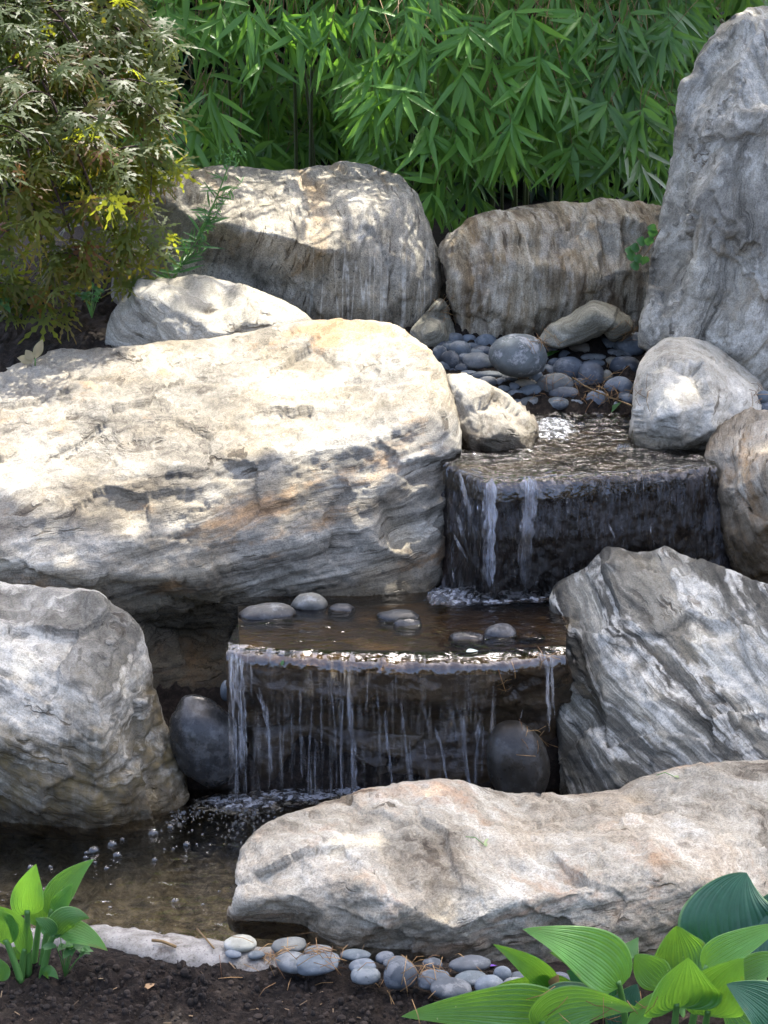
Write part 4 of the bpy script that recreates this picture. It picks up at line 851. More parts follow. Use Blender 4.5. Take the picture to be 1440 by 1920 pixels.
LL = ['pale cream pebble at the left corner of the foreground boulder', 'tiny slate pebble in front of the pale cream pebble', 'tiny slate pebble between the cream pebble and the slate row', 'first slate pebble tucked under the left overhang of the foreground boulder', 'flat slate pebble just behind the largest of the front row', 'tiny pebble behind the greenish pebble at the left end of the row',
      'greenish slate pebble at the left front end of the row', 'largest wide slate pebble at the left front of the row, on dark soil', 'flat dark pebble against the foreground boulder behind the pine needles', 'small greyish pebble behind a speckled one', 'speckled blue grey pebble left of the big round upright pebble', 'small dark pebble under the boulder, behind the big round pebble to its left',
      'pebble half hidden behind the big round upright pebble', 'big round pebble standing upright in the front row', 'oval pebble right of the big round upright pebble', 'lavender grey front pebble touching the large hosta leaf', 'long flat pebble pressed against the base of the foreground boulder', 'small round topped pebble between the big round and the long flat pebble',
      'dark flat pebble in front of the long flat pebble', 'round lavender pebble beside the front one, above the hosta leaf', 'small upright pebble by the purple petal', 'pale pebble just above the hosta leaf edge', 'flat pebble behind the pale one near the hosta', 'small pebble behind the largest wide pebble', 'pebble seen between the hosta stalks at the right', 'pebble hidden by the narrow hosta leaf', 'pebble behind the dry tan leaf', 'pebble deep among the hosta leaves']
for (t, lb) in zip(LOWP, LL):
    x, y, w, h, k = t
    pebble(x, y, w * 1.03, h * 1.05, front, M_PEBL if k == 3 else M_PEBF, lb, 'slate pebbles along the foreground boulder', rot=random.uniform(-8, 8))

# ------------------------------------------------------------------ foliage materials
def leaf_mat(name, dark, light, trans, tr_amt=.45, rough=.42, veins=0, spec=.4, tip=None):
    m = NT(name); at = m.n('Attribute', attribute_name='tint'); t = at.outputs['Fac']
    col = m.mix(t, dark, light); tc = m.mix(t, tuple(c * .55 for c in trans), trans)
    if tip:
        tf = m.ramp(t, [(.72, 0.0), (1.0, .8)]); col = m.mix(tf, col, tip); tc = m.mix(tf, tc, tuple(min(1, x * 2.2) for x in tip))
    nb = None
    if veins:
        uv = m.n('TexCoord').outputs['UV']; sx = m.n('SeparateXYZ'); m.put(sx.inputs[0], uv)
        w = m.math('ABSOLUTE', m.math('SINE', m.math('MULTIPLY', sx.outputs[0], math.pi * veins)))
        line = m.ramp(w, [(.0, 1.0), (.22, 0.0)])
        col = m.mix(m.math('MULTIPLY', line, .3), col, tuple(min(1, c * 1.6) for c in light)); tc = m.mix(m.math('MULTIPLY', line, .5), tc, tuple(c * .5 for c in trans))
        pn_ = m.noise(m.pos(), 55, 5, .6); col = m.mix(.4, col, m.ramp(pn_, [(.35, .5), (.65, 1.1)]), 'MULTIPLY')
        eu = m.math('ABSOLUTE', sx.outputs[0]); col = m.mix(m.math('MULTIPLY', m.ramp(eu, [(.93, 0.0), (.97, 1.0)]), .5), col, (.20, .34, .10))
        bt = m.math('MULTIPLY', m.ramp(m.math('ADD', m.math('MULTIPLY', eu, .5), m.math('MULTIPLY', sx.outputs[1], .5)), [(.62, 0.0), (.8, 1.0)]), m.ramp(m.noise(m.pos(), 38, 4, .7), [(.60, 0.0), (.64, 1.0)]))
        col = m.mix(m.math('MULTIPLY', bt, .8), col, (.16, .10, .04))
        sp_ = m.ramp(m.noise(m.pos(), 120, 2, .5), [(.76, 0.0), (.78, 1.0)]); col = m.mix(m.math('MULTIPLY', sp_, .7), col, (.5, .5, .25))
        nb = m.bump(m.math('ADD', m.math('MULTIPLY', w, .7), m.math('MULTIPLY', pn_, .5)), .35, .006)
    b = m.bsdf(col, rough, nb, spec); tl = m.n('BsdfTranslucent'); m.put(tl.inputs[0], tc)
    if nb is not None: m.put(tl.inputs[1], nb)
    mx = m.n('MixShader'); mx.inputs[0].default_value = tr_amt; m.put(mx.inputs[1], b); m.put(mx.inputs[2], tl.outputs[0])
    return m.done(mx.outputs[0])
M_BAM = leaf_mat('bamboo_leaf', (.045, .125, .022), (.155, .33, .06), (.21, .44, .04), .38, .42, spec=.35)
M_BAMY = leaf_mat('right_bamboo_leaf', (.035, .09, .022), (.11, .23, .06), (.18, .38, .05), .42, .4)  # leaf colour of the far right clump
M_MAP = leaf_mat('maple_leaf', (.014, .034, .008), (.040, .066, .012), (.40, .44, .03), .48, .5, spec=.3, tip=(.15, .035, .018))
M_HOS = leaf_mat('hosta_leaf', (.035, .11, .04), (.09, .24, .045), (.24, .50, .035), .40, .38, veins=9)
M_HOSB = leaf_mat('blue_hosta_leaf', (.016, .065, .04), (.03, .10, .055), (.05, .20, .05), .28, .42, veins=10)
M_WEED = leaf_mat('weed_leaf', (.03, .09, .03), (.07, .17, .05), (.12, .32, .05), .4, .5)
M_TREE = leaf_mat('tree_leaf', (.03, .075, .02), (.06, .14, .035), (.12, .28, .04), .35, .45)
def plain(name, c, r=.8):
    m = NT(name); p = m.pos(); col = m.mix(m.noise(p, 60, 5), tuple(x * .6 for x in c), tuple(x * 1.3 for x in c)); return m.done(m.bsdf(col, r, m.bump(m.noise(p, 150, 4), .3, .003), .3))
M_STEM = plain('tan_twig', (.17, .105, .04), .6); M_CULM = plain('bamboo_culm', (.07, .085, .03), .4); M_RED = plain('maple_bark', (.05, .028, .025), .7)
M_STALK = leaf_mat('hosta_stalk', (.09, .2, .05), (.13, .28, .07), (.16, .34, .06), .3, .35)

def frame(dirv, nrm):
    y = dirv / (np.linalg.norm(dirv) + 1e-9); x = np.cross(y, nrm); x /= np.linalg.norm(x) + 1e-9; z = np.cross(x, y)
    return np.stack([x, y, z], 1)
# ------------------------------------------------------------------ bamboo
T6 = np.linspace(0, 1, 7); LW = np.array([.10, .72, 1.0, .93, .70, .38, .0])
LF = [[i * 3, i * 3 + 1, i * 3 + 4, i * 3 + 3] for i in range(6)] + [[i * 3 + 1, i * 3 + 2, i * 3 + 5, i * 3 + 4] for i in range(6)]
def bleaf(b, p, d, n, L, W, droop, fold, tint):
    v = np.zeros((7, 3, 3)); y = T6 * L
    v[:, :, 1] = y[:, None]; v[:, 0, 0] = -LW * W / 2; v[:, 2, 0] = LW * W / 2; v[:, (0, 2), 2] = (LW * W * fold)[:, None]
    v[:, :, 2] -= (droop * T6 ** 2 * L)[:, None]; v[:, :, 1] -= (.3 * abs(droop) * T6 ** 2 * L)[:, None]
    b.add(v.reshape(-1, 3) @ frame(d, n).T + p, LF, tint)
def fan(b, st, p, rg, size=1.0, n=None, face=None, bright=.5, dirx=0.0):
    n = n or rg.integers(5, 10)
    down = np.array([rg.normal(0, .35) + dirx, -.25 + rg.normal(0, .25), -1.0]); down /= np.linalg.norm(down)
    face = np.array([rg.normal(0, .6), -1.0, rg.uniform(.1, 1.1)]) if face is None else face
    side = np.cross(down, face); side /= np.linalg.norm(side)
    spread = rg.uniform(.9, 1.5)
    tw = np.array([p - down * .03, p + down * .05 * size])
    for i in range(n):
        a = ((i + .5) / n - .5) * 2 * spread + rg.normal(0, .14)
        d = down * math.cos(a) + side * math.sin(a) + rg.normal(0, .12, 3)
        q = p + down * rg.uniform(-.03, .05) * size
        bleaf(b, q, d, face + rg.normal(0, .3, 3), rg.uniform(.10, .17) * size, rg.uniform(.015, .023) * size, rg.uniform(-.05, .28), rg.uniform(.08, .3), np.clip(bright + rg.normal(0, .22), 0, 1))
    up = -down * rg.uniform(.10, .2) + np.array([rg.normal(0, .05), rg.uniform(.03, .12), .03])
    st.tube(np.array([p + up, p + up * .45 + rg.normal(0, .006, 3), p + down * .03]), [.0016, .0013, .0009], 3)
HOLLOW = np.array([(415, 130), (520, 120), (590, 160), (645, 200), (680, 235), (655, 300), (560, 325), (430, 300), (405, 230)], float)
PLANTS = [(330, 'bamboo clump with hanging leaf fans just right of the red tinged maple'), (560, 'bamboo clump arching over the dark hollow behind the granite boulder'), (800, 'bamboo clump with the longest hanging fans above the gap between the two back boulders'),
          (1010, 'dense bamboo clump above the tan streaked boulder'), (1200, 'paler bamboo clump beside the top of the tall rugged boulder')]
clumps = []
for (cx, lb) in PLANTS:
    r = empty('bamboo', P(cx, 330, 7.2)); r.location.z = float(terr_z(np.array(0.), np.array(7.2))); tag(r, lb, 'bamboo', 'bamboo clumps along the back'); clumps.append((cx, r, MB(), MB(), MB()))
def pick(x, rg):
    d = [abs(c[0] - x) for c in clumps]; return clumps[int(np.argmin(d))]
rg = np.random.default_rng(21)
FR = [(365, 55), (430, 5), (500, 60), (530, 15), (585, 20), (615, 65), (700, 85), (790, 95), (708, 168), (735, 125), (345, 195), (290, 228), (362, 235), (272, 185), (402, 188), (465, 60), (555, 55), (625, 15), (690, 15), (760, 25), (820, 15), (900, 60), (960, 25), (1020, 60), (1090, 25), (1120, 55), (1150, 110), (1010, 110),
      (930, 130), (860, 125), (820, 180), (876, 222), (800, 240), (960, 220), (1000, 170), (1060, 155), (1100, 200), (1140, 190), (1180, 150), (1200, 220), (1075, 260), (950, 262), (1030, 245), (1140, 275), (1195, 290), (1220, 80), (1180, 40), (1250, 25), (822, 335), (690, 150), (1000, 35), (870, 40), (760, 150), (910, 180), (1060, 80), (1160, 60), (1120, 150), (840, 80), (650, 100), (320, 20), (400, 40), (470, 5), (1040, 205), (985, 135)]
for (x, y) in FR:
    c = pick(x, rg); s = 1.12 if y > 120 else 1.0
    for k in range(2 if y > 60 else 3):
        fan(c[2], c[3], np.array(P(x + rg.normal(0, 16) * (k > 0), y + rg.normal(0, 14) * (k > 0), rg.uniform(6.22, 6.42) + .06 * k)), rg, s, bright=.6)
def scatter(n, xr, yr, Yr, size, bright, hollow=True, mat=2):  # deeper layers pass a lower bright, shade put into the leaf tint
    k = 0
    while k < n:
        x, y = rg.uniform(*xr), rg.uniform(*yr)
        low = 285 if x < 790 else 375
        if y > low: continue
        if hollow and inside(HOLLOW, np.array([[x, y + 40.]]))[0]: continue
        Y = rg.uniform(*Yr); c = pick(x, rg)
        fan(c[2], c[3], np.array(P(x, y, Y)), rg, size, bright=bright); k += 1
scatter(25, (250, 1290), (-60, 250), (6.45, 6.7), 1.0, .55)
scatter(75, (660, 1290), (-40, 290), (6.45, 6.8), .95, .55)
scatter(110, (150, 1330), (-80, 280), (6.9, 7.4), 1.05, .5)
scatter(45, (1180, 1440), (-80, 140), (6.9, 7.6), 1.0, .5, False)
scatter(60, (380, 1300), (200, 400), (7.2, 7.6), 1.1, .4)
scatter(90, (380, 720), (120, 330), (7.6, 8.1), 1.0, .35, False)
for _ in range(1300):                                         # the tops of the clumps, above the picture
    x, Y = rg.uniform(120, 1360), rg.uniform(6.3, 9.3); c = pick(x, rg)
    p = np.array(P(x, 0, Y)); p[2] = rg.uniform(1.85, 2.5); fan(c[2], c[3], p, rg, 1.25, bright=.55)
hg = empty('shade_backing', (.2, 8.9, 1.0)); tag(hg, 'dark foliage added behind the bamboo to stand in for deep shade', 'shade_backing'); hb = MB(); hc = []  # added foliage, its near-black leaves stand in for deep shade
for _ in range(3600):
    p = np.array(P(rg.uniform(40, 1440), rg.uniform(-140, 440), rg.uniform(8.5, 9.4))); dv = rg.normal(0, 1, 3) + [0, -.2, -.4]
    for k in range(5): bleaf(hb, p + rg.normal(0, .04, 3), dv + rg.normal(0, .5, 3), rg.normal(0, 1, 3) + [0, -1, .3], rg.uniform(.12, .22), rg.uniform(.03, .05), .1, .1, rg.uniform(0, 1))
hb.build('foliage', leaf_mat('shade_backing_leaf', (.008, .022, .008), (.02, .05, .018), (.02, .06, .015), .25, .5), hg)
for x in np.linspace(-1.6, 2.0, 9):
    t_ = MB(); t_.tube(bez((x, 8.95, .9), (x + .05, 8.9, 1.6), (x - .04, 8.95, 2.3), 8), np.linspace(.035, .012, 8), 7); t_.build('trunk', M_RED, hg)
for i, (cx, r, lv, st, cu) in enumerate(clumps):
    for _ in range(8):
        b0 = np.array(P(cx + rg.normal(0, 60), 330, rg.uniform(7.2, 8.8))); b0[2] = r.location.z - .03
        tip = b0 + np.array([rg.normal(0, .2), rg.uniform(-.9, -.2), rg.uniform(1.3, 1.7)]); cu = MB()
        cu.tube(bez(b0, b0 + np.array([0, .05, 1.2]), tip, 14), np.linspace(.007, .002, 14), 6); cu.build('culm', M_CULM, r)
    lv.build('foliage', M_BAMY if i == 4 else M_BAM, r, None); st.build('twig_spray', M_STEM, r)

# ------------------------------------------------------------------ laceleaf maple
def maple_template(rg):
    V, Fq, tn = [], [], []
    for k, a in enumerate(np.radians([-118, -78, -40, 0, 40, 78, 118])):
        L = [.42, .74, .94, 1.0, .94, .74, .42][k] * rg.uniform(.88, 1.08); n = 9
        t = np.linspace(0, 1, n); w = .05 * np.sin(math.pi * np.clip(t, .03, 1) ** .75) * np.where(np.arange(n) % 2 == 1, 1.9, .5); w[-1] = 0
        al = t * L; lat = .10 * L * math.sin(a) * t ** 2
        cx = np.sin(a) * al + lat; cy = np.cos(a) * al
        nx, ny = math.cos(a), -math.sin(a); o = len(V)
        for i in range(n):
            zz = -.34 * t[i] ** 2 * L
            sw = .05 if i % 2 else 0
            for s in (-1, 1): V.append((cx[i] + s * nx * w[i] + math.sin(a) * sw * L, cy[i] + s * ny * w[i] + math.cos(a) * sw * L, zz - abs(w[i]) * .3)); tn.append(t[i])
        Fq += [[o + 2 * i, o + 2 * i + 1, o + 2 * i + 3, o + 2 * i + 2] for i in range(n - 1)]
    return np.array(V), Fq, np.array(tn)
MT = [maple_template(np.random.default_rng(k)) for k in range(4)]
maple = empty('maple_shrub', P(-140, 640, 6.1)); maple.location.z = .84; tag(maple, 'weeping laceleaf maple with finely cut green and reddish leaves, upper left', 'maple shrub')
mt = np.array(P(-120, 640, 6.15)); mt[2] = .82
lv = MB(); trunk = MB(); brs = []
trunk.tube(bez(mt, mt + np.array([.05, 0, .45]), mt + np.array([.12, -.05, .8]), 12), np.linspace(.035, .022, 12), 9)
top = mt + np.array([.12, -.05, .8])
tips = [(330, 120, 5.7), (300, 45, 5.8), (240, 0, 5.9), (285, 190, 5.55), (245, 245, 5.45), (345, 300, 5.5), (290, 330, 5.4), (320, 420, 5.5), (230, 360, 5.3), (300, 500, 5.55), (215, 480, 5.4), (180, 560, 5.4), (120, 330, 5.25), (60, 180, 5.3), (150, 130, 5.45), (40, 60, 5.6), (150, 40, 5.7), (80, 430, 5.25), (30, 530, 5.35), (180, 250, 5.3), (0, 290, 5.2), (100, 530, 5.5), (120, 10, 5.6), (210, 90, 5.5), (-30, 420, 5.3)]
rg = np.random.default_rng(31)
def mleaf(p, d, n, s, tint):
    V, Fq, tn = MT[rg.integers(4)]
    lv.add((V * s) @ frame(d, n).T + p, Fq, np.clip(tint + .15 * tn + rg.normal(0, .1), 0, 1))
for i, (x, y, Y) in enumerate(tips):
    Y += .2; e = np.array(P(x - 56 - max(0, y - 380) * .12, y, Y)); mid_ = (top + e) / 2 + np.array([0, 0, .25 + rg.uniform(0, .12)]); c = bez(top + rg.normal(0, .02, 3), mid_, e, 16)
    b = MB(); b.tube(c, np.linspace(.011, .0025, 16), 6)
    for k in range(10):                                       # side twigs with layered leaves
        j = rg.integers(4, 16); q = c[j]; d = np.array([rg.normal(.25, .5), rg.normal(-.25, .5), rg.normal(-.05, .16)]); d /= np.linalg.norm(d); L = rg.uniform(.08, .24)
        tw = bez(q, q + d * L * .6 + np.array([0, 0, .03]), q + d * L + np.array([0, 0, -.05]), 6); b.tube(tw, np.linspace(.003, .001, 6), 4)
        for m_ in range(6):
            pp = tw[rg.integers(1, 6)] + rg.normal(0, .018, 3); dd = d * 1.0 + np.array([rg.normal(.2, .4), rg.normal(-.3, .4), rg.uniform(-.75, -.1)])
            mleaf(pp, dd, np.array([rg.normal(.1, .4), rg.normal(-.75, .45), .8]), rg.uniform(.05, .085), .55)
    for m_ in range(9):
        dd = np.array([rg.normal(.45, .4), rg.normal(-.3, .4), rg.uniform(-.8, -.05)]); mleaf(e + rg.normal(0, .035, 3), dd, np.array([rg.normal(.1, .4), rg.normal(-.75, .45), .8]), rg.uniform(.06, .095), .65)
    brs.append(b)
for _ in range(260):                                         # inner leaves
    x = rg.uniform(-120, 300) ; y = rg.uniform(-60, 560)
    if x > 270 - max(0, (y - 330)) * .6 or (y < 80 and x > 240): continue
    mleaf(np.array(P(x, y, rg.uniform(5.8, 6.5))), np.array([rg.normal(.3, .5), rg.normal(-.3, .5), rg.uniform(-.9, 0)]), np.array([rg.normal(.1, .4), rg.normal(-.75, .45), .8]), rg.uniform(.06, .10), .55)
for _ in range(260):
    p = np.array(P(rg.uniform(-200, 260), 0, rg.uniform(5.9, 6.5))); p[2] = rg.uniform(1.6, 1.95)
    mleaf(p, np.array([rg.normal(.3, .5), rg.normal(-.3, .5), rg.uniform(-.9, 0)]), np.array([0, -.2, 1.0]), rg.uniform(.06, .10), .5)
tr_o = trunk.build('trunk', M_RED, maple)
for b in brs: b.build('branch', M_RED, maple)
lv.build('foliage', M_MAP, maple)

# ------------------------------------------------------------------ hostas
def hosta_leaf(parent, ctrl, wpx, roll, mat, tint=.6, cup=.25, wave=.12, arch=0.0, fat=.36, soil=None, stalkmat=None, lateral=0.0, seed=0):
    """ctrl: three (px,py,Y) from leaf base to tip; wpx: full width in pixels; roll: degrees the blade turns about its midrib"""
    a, m_, t_ = (np.array(P(*c)) for c in ctrl); nt, ns = 26, 33
    cpt = 2 * m_ - .5 * (a + t_); C = bez(a, cpt, t_, nt); T = np.gradient(C, axis=0); T /= np.linalg.norm(T, axis=1)[:, None]
    view = np.array([0, 0, HC]) - m_; view /= np.linalg.norm(view)
    Y = ctrl[1][2]; W = wpx * mpp(Y) / max(.35, math.cos(math.radians(roll)))
    t = np.linspace(0, 1, nt); k = math.log(.5) / math.log(fat); prof = np.sin(math.pi * t ** k) ** .78 * (1 - .25 * t ** 3); prof[0] = .05; prof[-1] = 0.0
    s = np.linspace(-1, 1, ns); V = np.zeros((nt, ns, 3)); rg2 = np.random.default_rng(seed + int(wpx * 10))
    for i in range(nt):
        side = np.cross(T[i], view); side /= np.linalg.norm(side); nrm = np.cross(side, T[i]); r = math.radians(roll)
        sd = side * math.cos(r) + nrm * math.sin(r); nn = nrm * math.cos(r) - side * math.sin(r)
        h = prof[i] * W / 2
        off = cup * h * (np.abs(s) ** 1.6) * (1 - .3 * t[i]) + .018 * h * np.cos(s * math.pi * 9) + wave * h * np.abs(s) ** 2 * np.sin(t[i] * 9 + 2 * np.sign(s) + seed)
        V[i] = C[i] + np.outer(s * h, sd) + np.outer(off, nn)
    f = [[i * ns + j, i * ns + j + 1, (i + 1) * ns + j + 1, (i + 1) * ns + j] for i in range(nt - 1) for j in range(ns - 1)]
    uv = np.stack(np.broadcast_arrays(s[None, :], t[:, None]), -1).reshape(-1, 2)
    tt = tint + .10 * (np.abs(s)[None, :] - .5) + .12 * (t[:, None] - .5)
    o = mesh_obj('leaf', V.reshape(-1, 3), f, mat, parent, True, a, {'tint': np.clip(tt, 0, 1).ravel()}, uv)
    if soil is not None:
        g = np.array(P(*soil)); b = MB(); n = 14; c = bez(g, (g + a) / 2 + (a - g) * .1 + np.array([0, 0, .02]), a + T[0] * .012, n); b.tube(c, np.linspace(.0068, .0048, n), 9, .5)
        b.build('stalk', M_STALK, parent)
    return o
hr = empty('hosta', P(1240, 1900, 3.16)); hr.location.z = .03; tag(hr, 'large hosta with broad ribbed leaves at the lower right corner', 'hosta')
g0 = (1262, 1960, 3.17)
HR = [  # ctrl, width, roll, mat, tint, cup, soil
    ([(1395, 1800, 3.30), (1375, 1710, 3.33), (1400, 1636, 3.36)], 225, 12, M_HOSB, .5, -.22, (1400, 1960, 3.22)),
    ([(1430, 1820, 3.26), (1440, 1740, 3.3), (1490, 1660, 3.34)], 150, 20, M_HOSB, .3, -.15, (1440, 1960, 3.2)),
    ([(1163, 1850, 3.13), (1105, 1790, 3.12), (980, 1742, 3.12)], 112, -18, M_HOS, .85, .22, (1178, 1965, 3.15)),
    ([(1036, 1856, 3.2), (1000, 1815, 3.18), (924, 1770, 3.16)], 52, 14, M_HOS, .75, .3, (1060, 1960, 3.2)),
    ([(1150, 1840, 3.22), (1110, 1812, 3.22), (1030, 1785, 3.22)], 60, 25, M_HOS, .5, .3, (1150, 1960, 3.18)),
    ([(1175, 1800, 3.25), (1180, 1785, 3.26), (1197, 1757, 3.28)], 42, 20, M_HOS, .5, .3, None),
    ([(1070, 1905, 3.08), (930, 1890, 3.04), (752, 1906, 3.0)], 100, 22, M_HOS, .35, .18, (1100, 1965, 3.08)),
    ([(1085, 1870, 3.2), (1000, 1850, 3.2), (900, 1868, 3.18)], 60, 40, M_HOS, .5, .2, None),
    ([(1010, 1925, 3.03), (1075, 1885, 3.02), (1200, 1893, 3.02)], 92, -25, M_HOS, .4, .35, (1030, 1970, 3.04)),
    ([(1020, 1880, 3.12), (1080, 1862, 3.12), (1150, 1882, 3.12)], 44, 30, M_HOSB, .6, .3, None),
    ([(1130, 1880, 3.2), (1110, 1850, 3.21), (1062, 1820, 3.22)], 90, 30, M_HOSB, .9, .1, (1150, 1960, 3.18)),
    ([(1283, 1838, 3.25), (1277, 1790, 3.26), (1268, 1736, 3.24)], 116, -6, M_HOS, .45, -.3, (1275, 1960, 3.2)),
    ([(1268, 1890, 3.08), (1275, 1850, 3.06), (1290, 1795, 3.04)], 150, -28, M_HOS, .75, .45, (1262, 1970, 3.1)),
    ([(1250, 1850, 3.2), (1215, 1815, 3.2), (1190, 1790, 3.2)], 70, 10, M_HOS, .7, .1, None),
    ([(1318, 1818, 3.14), (1380, 1775, 3.12), (1475, 1730, 3.12)], 66, 18, M_HOS, .7, .25, (1290, 1965, 3.16)),
    ([(1325, 1905, 3.1), (1350, 1850, 3.08), (1394, 1797, 3.06)], 120, -12, M_HOS, .6, .3, (1318, 1970, 3.12)),
    ([(1360, 1850, 3.14), (1420, 1815, 3.12), (1500, 1790, 3.12)], 60, 30, M_HOS, .5, .25, None),
    ([(1470, 1930, 3.0), (1430, 1885, 2.99), (1362, 1845, 2.99)], 110, -15, M_HOSB, .8, .2, (1480, 1990, 3.02)),
    ([(1180, 1935, 3.12), (1215, 1890, 3.12), (1250, 1850, 3.12)], 40, 20, M_HOS, .7, .35, None),
    ([(1190, 1925, 3.16), (1180, 1890, 3.17), (1195, 1845, 3.18)], 90, 20, M_HOSB, .4, .2, None),
    ([(1420, 1930, 3.1), (1385, 1900, 3.12), (1360, 1870, 3.14)], 80, 10, M_HOS, .6, .1, None)]
for i, (c, w, r, mt_, ti, cu, so) in enumerate(HR): hosta_leaf(hr, c, w, r, mt_, ti, cu, soil=so, seed=i)
hl = empty('hosta', P(60, 1840, 3.36)); hl.location.z = .03; tag(hl, 'small hosta with upright bright green leaves at the lower left', 'hosta')
HL = [([(52, 1716, 3.33), (54, 1672, 3.32), (68, 1620, 3.32)], 66, 5, M_HOS, .8, .25, (54, 1835, 3.36)),
      ([(95, 1716, 3.35), (122, 1662, 3.35), (176, 1611, 3.35)], 58, 14, M_HOS, .6, .35, (75, 1840, 3.36)),
      ([(78, 1735, 3.37), (72, 1700, 3.37), (80, 1668, 3.37)], 52, 10, M_HOS, .7, .1, (60, 1835, 3.37)),
      ([(100, 1708, 3.33), (118, 1685, 3.33), (136, 1656, 3.33)], 36, 5, M_HOS, .85, .2, None),
      ([(98, 1762, 3.31), (125, 1722, 3.30), (168, 1722, 3.30)], 50, -8, M_HOS, .2, -.3, (78, 1838, 3.34)),
      ([(106, 1742, 3.32), (155, 1752, 3.31), (202, 1783, 3.30)], 46, 6, M_HOS, .75, .15, None),
      ([(96, 1755, 3.30), (88, 1735, 3.30), (66, 1722, 3.30)], 34, 10, M_HOS, .3, .1, None),
      ([(46, 1790, 3.34), (34, 1735, 3.33), (-12, 1698, 3.32)], 40, 12, M_HOS, .8, .3, (40, 1838, 3.35)),
      ([(8, 1772, 3.33), (8, 1735, 3.32), (-10, 1705, 3.31)], 52, 5, M_HOS, .75, -.2, (40, 1842, 3.33)),
      ([(40, 1800, 3.36), (32, 1785, 3.36), (16, 1780, 3.36)], 24, 5, M_HOS, .35, .1, None),
      ([(4, 1840, 3.30), (0, 1815, 3.30), (-10, 1795, 3.30)], 36, 5, M_HOS, .3, .1, None),
      ([(80, 1835, 3.33), (92, 1822, 3.32), (110, 1836, 3.31)], 26, 10, M_HOS, .5, .1, None)]
for i, (c, w, r, mt_, ti, cu, so) in enumerate(HL): hosta_leaf(hl, c, w, r, mt_, ti, cu, soil=so, seed=40 + i)

# ------------------------------------------------------------------ small plants
def sprig(name, label, cat, stems, leaves, origin, mat=M_WEED, smat=None, wr=.2):
    r = empty(name, origin); tag(r, label, cat); b = MB(); l = MB()
    for pts, ra in stems: b.tube(np.array([P(*p) for p in pts]), np.linspace(ra, ra * .5, len(pts)), 6)
    for (p, d, L, W, n) in leaves: bleaf(l, p, d, n, L, W, .15, .15, random.uniform(.3, 1))
    b.build('stem', smat or M_STALK, r); l.build('foliage', mat, r); return r
rg = np.random.default_rng(8)
main = bez((322, 525, 5.86), (385, 440, 5.78), (432, 300, 5.78), 16); Lw = []
for i in range(95):
    t = rg.uniform(.03, 1); k = min(15, int(t * 15)); q = np.array(P(*main[k])); d = np.array([rg.normal(.1, .7), rg.normal(-.2, .5), rg.uniform(-.1, .9)])
    Lw.append((q + rg.normal(0, .006, 3), d, rg.uniform(.03, .085) * (1.25 - t * .6), rg.uniform(.004, .009) * (1.4 - t * .8), np.array([rg.normal(0, .4), -1, .6])))
for i in range(60):
    q = np.array(P(432 + rg.normal(0, 13), 298 + rg.normal(0, 10), 5.78)); Lw.append((q, rg.normal(0, 1, 3) + np.array([0, 0, .4]), .012, .004, np.array([0, -1, .5])))
stems = [([tuple(c) for c in main], .0035)]
for k in range(5):
    b0 = main[3 + k * 2]; e = b0 + np.array([rg.uniform(15, 50), rg.uniform(-70, -10), rg.normal(0, .03)]); stems.append(([tuple(b0), tuple((b0 + e) / 2 + [0, 6, 0]), tuple(e)], .0015))
    for j in range(9): Lw.append((np.array(P(*(b0 + (e - b0) * rg.uniform(.3, 1)))), rg.normal(0, .6, 3) + np.array([.2, 0, .3]), .03, .004, np.array([0, -1, .5])))
sprig('weed', 'wispy tall weed leaning over the face of the granite boulder', 'weed', stems, Lw, P(322, 525, 5.86))
vr = empty('creeper', P(1236, 440, 5.62)); tag(vr, 'creeper sprig with small round glossy leaves hugging the tall boulder', 'creeper'); vs = MB()
vs.tube(np.array([P(1238, 430, 5.62), P(1205, 460, 5.58), P(1188, 500, 5.56)]), .0018, 5); vs.tube(np.array([P(1236, 434, 5.62), P(1215, 470, 5.57), P(1200, 490, 5.56)]), .0015, 5); vs.build('stem', M_STEM, vr)
for i, (x, y) in enumerate([(1223, 437), (1216, 452), (1202, 452), (1190, 464), (1183, 481), (1196, 485), (1207, 488), (1190, 498), (1222, 428), (1180, 470)]):
    hosta_leaf(vr, [(x + 9, y + 3, 5.56), (x, y, 5.55), (x - 9, y - 2, 5.55)], 17, rg.uniform(-30, 30), M_WEED, rg.uniform(.2, 1), .1, fat=.45, seed=i)
sd = empty('seedling', P(70, 690, 5.36)); tag(sd, 'seedling with three pale oval leaves on the edge of the huge boulder', 'seedling')
M_PALE = leaf_mat('pale_leaf', (.28, .24, .14), (.42, .36, .22), (.5, .42, .2), .4, .6, veins=3)
for i, (c, w) in enumerate([([(66, 672, 5.36), (72, 655, 5.36), (80, 636, 5.36)], 18), ([(62, 676, 5.36), (55, 666, 5.36), (48, 656, 5.36)], 17), ([(60, 680, 5.36), (48, 674, 5.36), (32, 671, 5.36)], 17)]): hosta_leaf(sd, c, w, 5, M_PALE, .6, .05, fat=.5, seed=i)
b = MB(); b.tube(np.array([P(66, 694, 5.37), P(66, 672, 5.36)]), .002, 5); b.build('stem', M_STALK, sd)
def herb(label, px, py, Y, n, hpx, seed, spread=16):
    rg3 = np.random.default_rng(seed); L = []; st = []
    for i in range(n):
        e = (px + rg3.normal(0, spread), py - rg3.uniform(.3, 1) * hpx, Y + rg3.normal(0, .02)); st.append(([(px, py + 6, Y), ((px + e[0]) / 2, (py + e[1]) / 2 - 4, Y), e], .0014))
        for k in range(3): L.append((np.array(P(*e)), np.array([rg3.normal(0, .8), rg3.normal(-.4, .5), rg3.uniform(-.4, .5)]), rg3.uniform(.018, .034), rg3.uniform(.010, .016), np.array([0, -.6, .8])))
    sprig('herb', label, 'herb', st, L, P(px, py + 6, Y))
